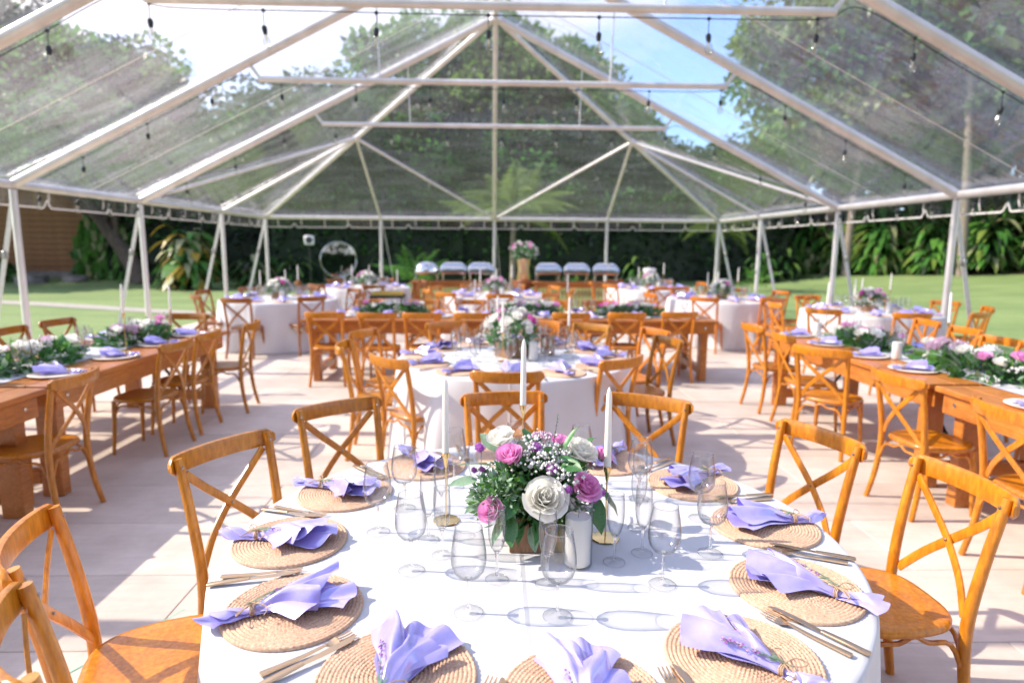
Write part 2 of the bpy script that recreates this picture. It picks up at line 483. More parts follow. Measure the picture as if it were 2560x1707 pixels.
def spline(pts, n=6):
    P = [Vector(p) for p in pts]; out = []
    for i in range(len(P) - 1):
        a, b, c, d = P[max(i - 1, 0)], P[i], P[i + 1], P[min(i + 2, len(P) - 1)]
        for k in range(n):
            t = k / n
            out.append(.5 * ((2 * b) + (c - a) * t + (2 * a - 5 * b + 4 * c - d) * t * t + (3 * b - a - 3 * c + d) * t ** 3))
    out.append(P[-1])
    return out

# ------------------------------------------------------------------ objects, labels
REG = []          # (object, look, where, shared)
def link(o): COL.objects.link(o); return o
def meshobj(name, me, parent=None, loc=None, rot=None, scale=None, color=None):
    o = bpy.data.objects.new(name, me); link(o)
    if parent is not None: o.parent = parent
    if loc is not None: o.location = loc
    if rot is not None: o.rotation_euler = rot
    if scale is not None: o.scale = scale if isinstance(scale, (tuple, list)) else (scale,) * 3
    if color is not None: o.color = (*color, 1)
    return o
def thing(o, look, cat, where='', group=None, shared=False):
    """look + where make the label; several with the same words are told apart by their order from the left"""
    o['category'] = cat
    if group: o['group'] = group
    REG.append((o, look, where, shared))
    return o
def empty(name, loc=(0, 0, 0), rz=0.0, scale=None):
    o = bpy.data.objects.new(name, None); link(o)
    o.empty_display_size = .1; o.location = loc; o.rotation_euler = (0, 0, rz)
    if scale is not None: o.scale = scale if isinstance(scale, (tuple, list)) else (scale,) * 3
    return o
def structure(o): o['kind'] = 'structure'; return o
def stuff(o): o['kind'] = 'stuff'; return o
def inst(proto, name, loc, rz=0.0, scale=None, color=None):
    """one more copy of a thing: an Empty with a child per part (and per sub-part), sharing mesh data"""
    root = empty(name, loc, rz, scale)
    for spec in proto:
        pn, me = spec[0], spec[1]
        opt = spec[2] if len(spec) > 2 else {}
        o = meshobj(pn, me, root, opt.get('loc'), opt.get('rot'), opt.get('scale'), color)
        if opt.get('kind'): o['kind'] = opt['kind']
        if opt.get('label'): o['label'] = opt['label']
        for s in opt.get('sub', ()):
            so = s[2] if len(s) > 2 else {}
            q = meshobj(s[0], s[1], o, so.get('loc'), so.get('rot'), so.get('scale'), color)
            if so.get('kind'): q['kind'] = so['kind']
    return root
ORD = ['', 'second', 'third', 'fourth', 'fifth', 'sixth', 'seventh', 'eighth', 'ninth', 'tenth', 'eleventh', 'twelfth', 'thirteenth', 'fourteenth', 'fifteenth', 'sixteenth', 'seventeenth', 'eighteenth']
def finish_labels():
    fam = {}
    for o, look, where, shared in REG: fam.setdefault((look, where, shared), []).append(o)
    for (look, where, shared), L in fam.items():
        base = (look + ' ' + where).strip()
        if len(L) == 1 or shared:
            for o in L: o['label'] = base
            continue
        L.sort(key=lambda o: screen_x(o.matrix_basis.translation + Vector((0, 0, 0.1))))
        for i, o in enumerate(L):
            if i == 0: s = 'leftmost'
            elif i == len(L) - 1: s = 'rightmost'
            else: s = ORD[i] + ' from left'
            o['label'] = base + ', ' + s
def rnd(a, b): return random.uniform(a, b)
random.seed(11)

# ------------------------------------------------------------------ ground, floor, path
def ground_z(x, y):
    z = -0.05
    # the lawn rises gently towards the planting on the right
    z += 0.9 * max(0.0, min(1.0, (x - 9) / 16)) ** 1.5 * max(0, min(1, (y - 6) / 20))
    z += 0.8 * max(0.0, min(1.0, (y - 26) / 30))
    z += 0.03 * noise.noise(Vector((x * .15, y * .15, 0)))
    return z
mb = MB()
N = 90
def gr(u, v):
    # denser near the tent
    a = (u * 2 - 1); b = (v * 2 - 1)
    x = 30 * a + 570 * a ** 5; y = 20 + 40 * b + 560 * b ** 5
    d = max(abs(x), abs(y))
    inside = 1.0 if (abs(x) < 6.7 and -6.7 < y < 18.2) else 0.0
    z = ground_z(x, y) if d < 80 else 0.8 * max(0.0, min(1.0, (y - 26) / 30))
    return Vector((x, y, -0.06 if inside else z))
mb.grid(gr, N, N, 'grass')
structure(meshobj('lawn', mb.mesh('lawn', 180)))

FLX, FY0, FY1 = 6.35, -3.66, 15.86
fl = MB(); fl.box((0, (FY0 + FY1) / 2, -0.026), (FLX * 2, FY1 - FY0, 0.04), 'floor_joint')
floor = structure(meshobj('floor', fl.mesh('floor', 0)))
PW, PL = 0.61, 2.44
pb = MB(); pb.box((0, 0, 0), (PL - .0045, PW - .0045, 0.012), 'floor_board', None, 0.003)
panel_me = pb.mesh('floor_board', 0)
j = 0
y = FY0 + PW / 2
while y < FY1 - .1:
    off = (j % 2) * PL / 2
    x = -FLX - PL + off + PL / 2
    while x < FLX + PL / 2:
        a, b = max(x - PL / 2, -FLX), min(x + PL / 2, FLX)
        if b - a > 0.1:
            o = meshobj('board', panel_me, floor, ((a + b) / 2, y, -0.006 + rnd(-.0008, .0008)))
            if b - a < PL - .01: o.scale = ((b - a) / PL, 1, 1)
        x += PL
    y += PW; j += 1
# grey garden path crossing the lawn on the left
mb = MB()
pp = spline([(-34, 25.5, 0), (-22, 21.4, 0), (-14.2, 18.7, 0), (-9.5, 16.7, 0), (-6.9, 15.7, 0)], 8)
def pth(u, v):
    i = min(int(u * (len(pp) - 1)), len(pp) - 2); p = pp[i].lerp(pp[i + 1], u * (len(pp) - 1) - i)
    d = (pp[i + 1] - pp[i]).normalized()
    q = p + Vector((-d.y, d.x, 0)) * (v - .5) * 0.75
    return Vector((q.x, q.y, ground_z(q.x, q.y) + .012))
mb.grid(pth, 40, 3, 'concrete')
structure(meshobj('path', mb.mesh('path', 180)))
# green chalk line left on the boards
mb = MB(); a, b = Vector((-1.66, 2.30, .0016)), Vector((-1.42, 2.74, .0016)); d = (b - a).normalized(); s = Vector((-d.y, d.x, 0)) * .004
mb.add([a - s, b - s, b + s, a + s], [(0, 1, 2, 3)], 'chalk_green')
thing(meshobj('chalk_line', mb.mesh('chalk_line', 0)), 'thin pale green chalk line on the floor boards at left', 'chalk line')
# ------------------------------------------------------------------ the clear frame tent
W, ZE, ZA, ZC, WC = 6.1, 2.376, 5.44, 3.69, 2.95
YS = [17.43, 14.67, 11.35, 8.42, 5.81, 2.9, 0.0, -3.2]       # bays from the far end towards and past the camera
tent = empty('frame_tent', (0, 7, 0))
thing(tent, 'large white-framed party tent with clear vinyl roof over all the tables', 'tent')
TP = Vector((0, 7, 0))
def tpart(name, build, smooth=40, parent=None):
    mb = MB(); build(mb)
    mb.v = [(p[0], p[1] - 7, p[2]) for p in mb.v]
    return meshobj(name, mb.mesh(name, smooth), parent or tent)
APEX = Vector((0, YS[2], ZA))
def zr(x): return ZE + (W - abs(x)) / W * (ZA - ZE)
def tube_part(name, a, b, r=0.032, n=10, parent=None):
    return tpart(name, lambda m: m.tube([a, b], r, 'tent_tube', n), 40, parent)
for s in (-1, 1):
    for i, y in enumerate(YS):
        post = tube_part('post', (s * W, y, 0), (s * W, y, ZE), 0.044)
        tpart('base_plate', lambda m: m.box((s * W, y, 0.008), (.16, .16, .016), 'tent_tube', None, .004), 40)
        if i < len(YS) - 1: tube_part('eave_beam', (s * W, y, ZE), (s * W, YS[i + 1], ZE), 0.055)
        if 2 <= i: tube_part('rafter', (s * W, y, ZE), (0, y, ZA), 0.062)
        # webbing guy strap with its buckle
        if i < 5:
            gx = s * (W + .72)
            st = tpart('guy_strap', lambda m: m.tube([(s * (W + .03), y + .06, ZE - .05), (gx, y + .25, 0.0)], 1, 'white_webbing', 8, True, (.034, .005), (0, 1, 0)))
            q = Vector((s * (W + .03), y + .06, ZE - .05)).lerp(Vector((gx, y + .25, 0)), .36)
            tpart('buckle', lambda m: m.box(q, (.05, .09, .10), 'steel_screw', None, .01), 40, st)
for k in range(1, 4):
    x = -W + k * W / 2
    tube_part('post', (x, YS[0], 0), (x, YS[0], ZE), 0.042)
    tpart('guy_strap', lambda m: m.tube([(x + .03, YS[0] + .05, ZE - .05), (x + .25, YS[0] + 1.2, -.03)], 1, 'white_webbing', 8, True, (.034, .005), (1, 0, 0)))
for k in range(4):
    tube_part('eave_beam', (-W + k * W / 2, YS[0], ZE), (-W + (k + 1) * W / 2, YS[0], ZE), 0.055)
for i in range(2, len(YS) - 1): tube_part('ridge_beam', (0, YS[i], ZA), (0, YS[i + 1], ZA), 0.045)
tpart('ridge_hub', lambda m: (m.lathe([(.05, -.10), (.13, -.07), (.13, .05), (.05, .08)], 'tent_tube', 12, APEX)))
for y in YS[2:]:
    ct = tube_part('collar_tie', (-WC, y, ZC), (WC, y, ZC), 0.036)
    for s in (-1, 1):
        tube_part('bracket', (s * (WC - .02), y, ZC), (s * (WC + .12), y, zr(WC + .12) - .02), 0.022, 8, ct)
    for x in (-1.45, 1.45):
        tube_part('hanger', (x, y, ZC), (x * 1.02, y, zr(x) - .03), 0.010, 6, ct)
# hip end
for s in (-1, 1):
    C = Vector((s * W, YS[0], ZE)); J = APEX.lerp(C, .4915)
    tube_part('hip_rafter', APEX, C, 0.05)
    for P in ((s * W, YS[1], ZE), (s * W / 2, YS[0], ZE), (0, YS[0], ZE), (s * W, YS[2], ZE)):
        tube_part('strut', J, P, 0.032)
    tpart('joint_plate', lambda m: m.lathe([(.03, -.07), (.07, -.03), (.07, .03), (.03, .07)], 'tent_tube', 10, J))
tube_part('rafter', APEX, (0, YS[0], ZE), 0.044)
# vinyl panels
def vin(p, nrm, amp=.016):
    q = Vector((p.x * .55, p.y * .55, p.z * .3))
    return p + nrm * (amp * noise.noise(q) + .35 * amp * noise.noise(q * 2.7))
def quad_panel(a, b, c, d, sag=.05):
    a, b, c, d = map(Vector, (a, b, c, d)); nr = (b - a).cross(d - a).normalized()
    if nr.z < 0: nr = -nr
    off = nr * .075
    def fn(u, v):
        p = a.lerp(b, u).lerp(d.lerp(c, u), v)
        return vin(p + off - nr * sag * 4 * v * (1 - v) * .5 - nr * sag * 4 * u * (1 - u) * .5, nr)
    return tpart('roof_panel', lambda m: m.grid(fn, 22, 26, 'clear_vinyl'), 180)
def tri_panel(a, b, c, sag=.04):
    a, b, c = map(Vector, (a, b, c)); nr = (b - a).cross(c - a).normalized()
    if nr.z < 0: nr = -nr
    off = nr * .075
    def fn(u, v):
        v2 = .004 + v * .996
        p = c.lerp(a.lerp(b, u), v2)
        return vin(p + off - nr * sag * 4 * v * (1 - v), nr)
    return tpart('roof_panel', lambda m: m.grid(fn, 22, 26, 'hip_vinyl'), 180)
for s in (-1, 1):
    for i in range(2, len(YS) - 1):
        quad_panel((s * W, YS[i], ZE), (s * W, YS[i + 1], ZE), (0, YS[i + 1], ZA), (0, YS[i], ZA))
    tri_panel((s * W, YS[2], ZE), (s * W, YS[0], ZE), APEX)
tri_panel((-W, YS[0], ZE), (0, YS[0], ZE), APEX); tri_panel((0, YS[0], ZE), (W, YS[0], ZE), APEX)
# vinyl seams welded down the roof slopes, mid bay
for s in (-1, 1):
    for i in range(2, 6):
        ym = (YS[i] + YS[i + 1]) / 2
        a, b = Vector((s * W, ym, ZE + .01)), Vector((0, ym, ZA + .01))
        tpart('roof_seam', lambda m: m.tube([a, a.lerp(b, .5) - Vector((0, 0, .02)), b], 1, 'white_webbing', 6, True, (.007, .003), (0, 0, 1)))
# valance: clear flap with a scalloped white hem and white straps
def valance(a, b):
    a, b = Vector(a), Vector(b); L = (b - a).length; d = (b - a) / L
    out = Vector((d.y, -d.x, 0)); c = Vector((0, 8, 0))
    if (a - c).dot(out) < 0: out = -out
    D = .255
    def lowz(t):        # bottom edge with a notch every 1.5 m
        u = ((t * L) % 1.45) / 1.45
        k = max(0.0, 1 - abs(u - .5) / .045)
        return -D + .115 * k
    def fn(u, v):
        t = v
        return a + d * (t * L) + out * (.066 + .03 * u + .012 * u * sin(t * L * 3.1)) + Vector((0, 0, .03 + u * (lowz(t) - .03)))
    n = int(L / .06)
    p = tpart('valance', lambda m: m.grid(fn, 4, n, 'valance_vinyl'), 180)
    pts = [fn(1.0, k / (n * 2)) for k in range(n * 2 + 1)]
    tpart('hem', lambda m: m.tube(pts, 1, 'white_webbing', 6, True, (.004, .013), (0, 0, 1)), 40, p)
    k = .3
    while k < L:
        q = a + d * k + out * .078
        tpart('strap', lambda m: m.tube([q + Vector((0, 0, -.03)), q + Vector((0, 0, -.14)), q + out * .02 + Vector((0, 0, -.235 + rnd(0, .05)))], 1, 'white_webbing', 6, True, (.013, .002), (out.x, out.y, 0)), 40, p)
        k += .62
for s in (-1, 1):
    for i in range(len(YS) - 2): valance((s * W, YS[i], ZE), (s * W, YS[i + 1], ZE))
for k in range(4): valance((-W + k * W / 2, YS[0], ZE), (-W + (k + 1) * W / 2, YS[0], ZE))

# ------------------------------------------------------------------ festoon lights
bb = MB(); bb.lathe([(.004, .0), (.018, -.008), (.021, -.03), (.017, -.055), (.015, -.065)], 'black_metal', 10)
socket_me = bb.mesh('socket', 60)
bb = MB(); bb.open_lathe([(.014, -.062), (.016, -.075), (.028, -.10), (.031, -.122), (.026, -.145), (.012, -.158), (.001, -.160)], 'bulb_glass', 12)
bb.lathe([(.0035, -.065), (.0045, -.10), (.002, -.125)], 'gold_bright', 6)
bulb_me = bb.mesh('bulb', 60)
def festoon(path, spacing, look, drop=.10, start=.3):
    root = empty('string_light', path[0])
    thing(root, look, 'string lights', '', 'bulb strings under the roof')
    o0 = Vector(path[0]); P = spline(path, 10)
    m = MB(); pts = []
    acc = 0; last = 0
    for i, p in enumerate(P): pts.append(p - o0)
    m.tube(pts, .0045, 'black_metal', 5)
    meshobj('cable', m.mesh('cable', 60), root)
    dist = -start
    for i in range(len(P) - 1):
        a, b = P[i], P[i + 1]; L = (b - a).length
        while dist + L >= 0 and L > 0:
            t = -dist / L
            if t > 1: break
            q = a.lerp(b, max(0, t)) - o0
            mm = MB(); mm.tube([(0, 0, 0), (0, 0, -drop)], .004, 'black_metal', 5)
            mm.lathe([(.004, .012), (.016, .01), (.016, -.012), (.004, -.014)], 'black_metal', 8)
            if not hasattr(festoon, 'drop_me'): festoon.drop_me = mm.mesh('drop_cord', 60)
            dc = meshobj('drop_cord', festoon.drop_me, root, q)
            tilt = (rnd(-.12, .12), rnd(-.12, .12), rnd(0, 6))
            sk = meshobj('socket', socket_me, root, q + Vector((0, 0, -drop)), tilt, 1.15)
            meshobj('bulb', bulb_me, sk)
            dist -= spacing
        dist += L
def arch(y):
    r = []
    for s in (-1, 1):
        pass
    L = [(-W + .35, y), (-4.5, y), (-WC - .1, y)]
    pts = [Vector((x, y + .03, zr(x) - .10)) for x in (-5.75, -4.9, -4.0, -3.2)]
    pts += [Vector((x, y + .03, ZC - .05 - .02 * (1 - (x / 3) ** 2))) for x in (-2.8, -1.5, 0, 1.5, 2.8)]
    pts += [Vector((x, y + .03, zr(x) - .10)) for x in (3.2, 4.0, 4.9, 5.75)]
    return pts
festoon(arch(YS[4]), .96, 'black cord with clear bulbs strung across the nearest roof arch', .12, .25)
festoon(arch(YS[3]), .93, 'black cord with clear bulbs strung across the second roof arch', .11, .6)
festoon(arch(YS[2]), .95, 'black cord with clear bulbs strung across the third roof arch below the hub', .10, .5)
for s, nm in ((-1, 'left'), (1, 'right')):
    pts = []
    y = 16.9
    while y > 1.5:
        pts.append(Vector((s * (W - .06), y, ZE - .06 - (.02 if len(pts) % 2 else 0)))); y -= .7
    festoon(pts, .78, 'black cord with clear bulbs strung along the %s eave of the tent' % nm, .05, .3)
# ------------------------------------------------------------------ cross-back chair (faces +Y, origin on the floor under the seat)
def chair_proto():
    P = []
    def part(name, build, smooth=50):
        m = MB(); build(m); me = m.mesh('chair_' + name, smooth); return me
    # back leg and stile in one bent piece
    for s in (-1, 1):
        pts = spline([(s * .205, -.245, 0), (s * .190, -.205, .20), (s * .183, -.190, .43), (s * .190, -.215, .65), (s * .199, -.262, .885)], 5)
        rad = [.0165 + .0035 * min(1, max(0, 1 - abs(p.z - .45) / .45)) for p in pts]
        me = part('back_leg', lambda m: m.tube(pts, rad, 'chair_wood', 10))
        sc = part('bolt', lambda m: m.lathe([(.0055, -.002), (.0055, .0035), (.003, .005)], 'steel_screw', 8))
        P.append(('back_leg', me, {'sub': [('bolt', sc, {'loc': (s * .197, -.240, .855), 'rot': (-pi / 2 - .2, 0, 0)})]}))
    # bowed top rail with rolled ends, behind the stiles
    def rail(m):
        nu, nv = 21, 10
        vs = []; fs = []
        for i in range(nu):
            t = i / (nu - 1) * 2 - 1
            x = t * .232
            bow = -.275 - .050 * (1 - t * t) + .012 * abs(t) ** 6
            e = max(0.0, (abs(t) - .90) / .10)
            hh = .037 * sqrt(max(0.0, 1 - .80 * e * e))
            th = .0115
            cz_ = .858 - .004 * (1 - t * t)
            for k in range(nv):
                a = 2 * pi * (k + .5) / nv
                ca, sa = cos(a), sin(a)
                vs.append((x, bow + math.copysign(abs(ca) ** .5, ca) * th - .1 * math.copysign(abs(sa) ** .4, sa) * hh * .6, cz_ + math.copysign(abs(sa) ** .4, sa) * hh))
        for i in range(nu - 1):
            for k in range(nv):
                a, b = i * nv + k, i * nv + (k + 1) % nv
                fs.append((a, a + nv, b + nv, b))
        fs.append(tuple(range(nv))); fs.append(tuple((nu - 1) * nv + k for k in range(nv))[::-1])
        m.add(vs, fs, 'chair_wood')
    P.append(('top_rail', part('top_rail', rail)))
    # the crossed back strips, bent, one lying just in front of the other
    for s in (-1, 1):
        d = .006 * s
        pts = spline([(s * .178, -.262 + d, .822), (s * .10, -.262 + d, .745), (0, -.252 + d, .655), (-s * .095, -.228 + d, .560), (-s * .165, -.196 + d, .468)], 5)
        me = part('cross_strip', lambda m: m.tube(pts, 1, 'chair_wood', 8, True, (.0155, .0052), (0, 1, 0)))
        opt = {}
        if s > 0: opt['sub'] = [('bolt', part('cross_bolt', lambda m: m.lathe([(.005, -.012), (.005, .0035), (.003, .005)], 'steel_screw', 8)), {'loc': (0, -.240, .655), 'rot': (-pi / 2, 0, 0)})]
        P.append(('cross_strip', me, opt))
    # dished seat
    def outline(a):
        ca, sa = cos(a), sin(a)
        e = .62
        x = math.copysign(abs(ca) ** e, ca); y = math.copysign(abs(sa) ** e, sa)
        w = .212 if y > 0 else .212 - .020 * (-y)
        return x * w, .005 + y * .205
    def seat(m):
        n = 36; prof = [(0, .452), (.35, .451), (.7, .453), (.90, .458), (.97, .456), (1.0, .447), (1.0, .432), (.96, .424), (.5, .424), (0, .424)]
        vs = []; fs = []
        for r, z in prof:
            for k in range(n):
                x, y = outline(2 * pi * k / n)
                vs.append((x * max(r, .001), y * max(r, .001) + .005 * 0, z))
        for i in range(len(prof) - 1):
            for k in range(n):
                a, b = i * n + k, i * n + (k + 1) % n
                fs.append((a, b, b + n, a + n))
        m.add(vs, [f[::-1] for f in fs], 'chair_wood')
    P.append(('seat', part('seat', seat, 60)))
    for s in (-1, 1):
        pts = [(s * .172, .165, .428), (s * .178, .172, .25), (s * .188, .188, 0)]
        P.append(('front_leg', part('front_leg', lambda m: m.tube(pts, [.019, .018, .013], 'chair_wood', 10))))
    # bentwood arches under the seat
    def archm(a, b, mid):
        a, b, mid = Vector(a), Vector(b), Vector(mid)
        up = Vector((0, 0, 1))
        q1 = a.lerp(mid, .28) + up * .105; q2 = b.lerp(mid, .28) + up * .105
        top = (a + b) / 2; top.z = .418
        return spline([a, q1, a.lerp(top, .72) + up * .018, top, b.lerp(top, .72) + up * .018, q2, b], 4)
    for s in (-1, 1):
        p = archm((s * .179, .172, .27), (s * .187, -.196, .27), (s * .18, 0, .30))
        P.append(('arch_brace', part('arch_brace', lambda m: m.tube(p, .0085, 'chair_wood', 7))))
    p = archm((-.177, .172, .27), (.177, .172, .27), (0, .172, .30)); P.append(('arch_brace', part('arch_brace', lambda m: m.tube(p, .0085, 'chair_wood', 7))))
    p = archm((-.186, -.198, .27), (.186, -.198, .27), (0, -.198, .30)); P.append(('arch_brace', part('arch_brace', lambda m: m.tube(p, .0085, 'chair_wood', 7))))
    return P
CHAIR = chair_proto()
TINTS = [(1, 1, 1), (.9, .93, 1.0), (1.12, 1.08, .95), (.72, .74, .78), (1.0, .88, .8), (.82, .95, 1.15), (1.05, 1.1, 1.1)]
def chair(mid, face, look, where, group, tint=None):
    """mid: middle of the top rail seen from above; face: angle the sitter looks (0 = +X)"""
    rz = face - pi / 2
    # the rail's ends lie 0.285 behind the seat centre
    c = Vector((mid[0], mid[1], 0)) + Vector((cos(face), sin(face), 0)) * .285
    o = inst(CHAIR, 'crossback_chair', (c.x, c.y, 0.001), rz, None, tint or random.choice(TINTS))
    return thing(o, look, 'chair', where, group)

# ------------------------------------------------------------------ round tables and cloths
TBL = MB(); TBL.lathe([(.90, .735), (.915, .738), (.915, .757), (.90, .760)], 'table_wood', 48)
top_me = TBL.mesh('tabletop', 40)
TBL = MB(); TBL.tube([(.55, 0, .735), (.62, 0, 0)], .018, 'black_metal', 8); tleg_me = TBL.mesh('table_leg', 40)
ROUND = [('tabletop', top_me)] + [('leg', tleg_me, {'rot': (0, 0, k * pi / 2 + .4)}) for k in range(4)]
def cloth_mesh(seed, R=.93, zt=.768, lod=1.0):
    rs = random.Random(seed)
    nt = int(220 * lod)
    waves = [(rs.randint(9, 13), rs.uniform(0, 6.28), 1.0), (rs.randint(15, 21), rs.uniform(0, 6.28), .55), (rs.randint(4, 7), rs.uniform(0, 6.28), .6)]
    def fold(a):
        f = sum(w * cos(n * a + p) for n, p, w in waves) / 1.6
        return f + .35 * f * abs(f)
    m = MB(); vs = []; fs = []
    prof = []
    for r in (.0, .25, .5, .72, .86, .91): prof.append((r / .93 * R, 0.0, 0.0))
    prof += [(R - .006, -.002, 0.0), (R, -.009, .02), (R + .003, -.022, .05)]
    for k in range(1, 13):
        t = k / 12; prof.append((R + .004 + .055 * t, -.022 - t * (zt - .030), .05 + .95 * t ** .8))
    for (r, dz, fa) in prof:
        for k in range(nt):
            a = 2 * pi * k / nt
            f = fold(a)
            rr = r + fa * .058 * f
            lift = .004 * max(0, f) * fa if fa > .9 else 0
            z = zt + dz + lift
            if fa == 0 and r > 0: z += .0012 * noise.noise(Vector((r * cos(a) * 4, r * sin(a) * 4, seed)))
            vs.append((rr * cos(a), rr * sin(a), z))
    for i in range(len(prof) - 1):
        for k in range(nt):
            a, b = i * nt + k, i * nt + (k + 1) % nt
            if i == 0: fs.append((a, b + nt, a + nt)) if False else fs.append((a, b, b + nt, a + nt))
            else: fs.append((a, b, b + nt, a + nt))
    m.add(vs, [f[::-1] for f in fs], 'tablecloth_white')
    return m.mesh('tablecloth', 60)

# ------------------------------------------------------------------ glassware
def wine_meshes(n=28):
    b = MB(); b.open_lathe([(.0045, .0905), (.014, .0922), (.028, .0985), (.0375, .111), (.0425, .128), (.0435, .143), (.0423, .163), (.0388, .187), (.0352, .207), (.0335, .219), (.0338, .2205), (.0330, .2210), (.0322, .219), (.0338, .207), (.0374, .187), (.0409, .163), (.0421, .143), (.0411, .128), (.0361, .112), (.0265, .1005), (.013, .0945), (.0002, .0935)], 'glass', n)
    s = MB(); s.open_lathe([(.0085, .0065), (.0060, .010), (.0046, .018), (.0040, .030), (.0038, .060), (.0042, .080), (.0058, .0890), (.009, .0925), (.0001, .0935)], 'glass_stem', 12)
    f = MB(); f.tube([(.0352 * cos(2 * pi * k / n), .0352 * sin(2 * pi * k / n), .0018) for k in range(n + 1)], .0011, 'glass_foot', 6, False); b.tube([(.0332 * cos(2 * pi * k / n), .0332 * sin(2 * pi * k / n), .2202) for k in range(n + 1)], .0008, 'glass_stem', 5, False); f.open_lathe([(.0350, .0008), (.0362, .0018), (.0350, .0030), (.022, .0042), (.012, .0062), (.0062, .0105)], 'glass_foot', n)
    return [('bowl', b.mesh('wine_bowl', 60)), ('stem', s.mesh('wine_stem', 60)), ('foot', f.mesh('wine_foot', 60))]
def flute_meshes(n=24):
    b = MB(); b.open_lathe([(.0042, .078), (.010, .082), (.017, .094), (.0225, .115), (.0250, .140), (.0250, .165), (.0235, .190), (.0222, .203), (.0226, .2045), (.0214, .2035), (.0225, .190), (.0239, .165), (.0239, .140), (.0214, .115), (.016, .096), (.009, .085), (.0002, .083)], 'glass', n)
    s = MB(); s.open_lathe([(.0080, .0065), (.0055, .010), (.0040, .018), (.0036, .030), (.0038, .060), (.0050, .074), (.008, .0802), (.0001, .0815)], 'glass_stem', 12)
    f = MB(); f.tube([(.0307 * cos(2 * pi * k / n), .0307 * sin(2 * pi * k / n), .0018) for k in range(n + 1)], .0010, 'glass_foot', 6, False); b.tube([(.0222 * cos(2 * pi * k / n), .0222 * sin(2 * pi * k / n), .2038) for k in range(n + 1)], .0007, 'glass_stem', 5, False); f.open_lathe([(.0305, .0008), (.0315, .0018), (.0305, .0030), (.020, .0042), (.011, .0062), (.0058, .0105)], 'glass_foot', n)
    return [('bowl', b.mesh('flute_bowl', 60)), ('stem', s.mesh('flute_stem', 60)), ('foot', f.mesh('flute_foot', 60))]
WINE, FLUTE = wine_meshes(), flute_meshes()
def joined(proto, name):
    m = MB()
    for spec in proto:
        me = spec[1]
        m.add([tuple(v.co) for v in me.vertices], [tuple(p.vertices) for p in me.polygons], 'glass')
    return m.mesh(name, 60)
WINE1, FLUTE1 = joined(wine_meshes(14), 'wine_glass'), joined(flute_meshes(12), 'flute_glass')
def glass(kind, x, y, z, where, group, full=True, shared=False, sc=1.0):
    nm = 'wine_glass' if kind == 'w' else 'champagne_flute'
    look = 'clear empty wine glass with round bowl' if kind == 'w' else 'slim clear champagne flute'
    if full: o = inst(WINE if kind == 'w' else FLUTE, nm, (x, y, z), rnd(0, 6), sc)
    else: o = meshobj(nm, WINE1 if kind == 'w' else FLUTE1, None, (x, y, z), (0, 0, rnd(0, 6)), sc)
    return thing(o, look, 'glass', where, group, shared)

# ------------------------------------------------------------------ placemats, cutlery, napkins
def mat_mesh(R=.166, rings=18, nt=190, relief=True):
    m = MB(); vs = []; fs = []
    step = R / rings; prof = []
    for i in range(rings):
        r0 = i * step
        prof += [(r0 + .04 * step, .0058, i), (r0 + .28 * step, .0082, i), (r0 + .62 * step, .0084, i), (r0 + .95 * step, .0060, i)]
    prof += [(R, .002, rings - 1), (R, 0, rings - 1)]
    for (r, z, i) in prof:
        for k in range(nt):
            a = 2 * pi * k / nt
            per = max(6, int(2 * pi * (i + .5) * step / .0085))
            tw = sin(per * a + (r / step) * 2.6) if relief else 0
            zz = z + ((.0011 * tw + .0012 * noise.noise(Vector((r * cos(a) * 160, r * sin(a) * 160, 2)))) if z > .003 else 0)
            rr = r + (.0009 * tw if z > .003 else 0)
            # slightly uneven edge
            rr *= 1 + .006 * sin(3 * a + 1.0) * (r / R)
            vs.append((rr * cos(a), rr * sin(a), zz))
    for i in range(len(prof) - 1):
        for k in range(nt):
            a, b = i * nt + k, i * nt + (k + 1) % nt
            fs.append((a, b, b + nt, a + nt)[::-1])
    m.add(vs, [f[::-1] for f in fs], 'jute')
    return m.mesh('placemat', 70)
MATN, MATF = mat_mesh(), mat_mesh(.168, 8, 40, False)
MATH = .0095

def fork_parts():
    h = MB(); h.tube(spline([(0, -.105, .0052), (0, -.06, .005), (0, -.01, .0055), (0, .035, .009)], 4), [.0056, .0058, .0056, .0052, .005, .0048, .0045, .0042, .004, .0037, .0034, .0032, .003], 'gold', 8, True, (1, .55), (0, 0, 1))
    hd = MB()
    hd.grid(lambda u, v: Vector(((v - .5) * 2 * (.004 + .0085 * min(1, u * 1.6)), .033 + u * .030, .0088 - .003 * sin(u * pi) * 1.2)), 7, 7, 'gold')
    tines = []
    for k in range(4):
        x = -.0105 + k * .007
        t_ = MB(); t_.tube(spline([(x, .062, .0085), (x, .080, .0075), (x, .100, .0105)], 3), [.0017] * 6 + [.0009], 'gold', 5)
        tines.append(('tine', t_.mesh('fork_tine', 60)))
    return [('handle', h.mesh('fork_handle', 60)), ('head', hd.mesh('fork_head', 60), {'sub': tines})]
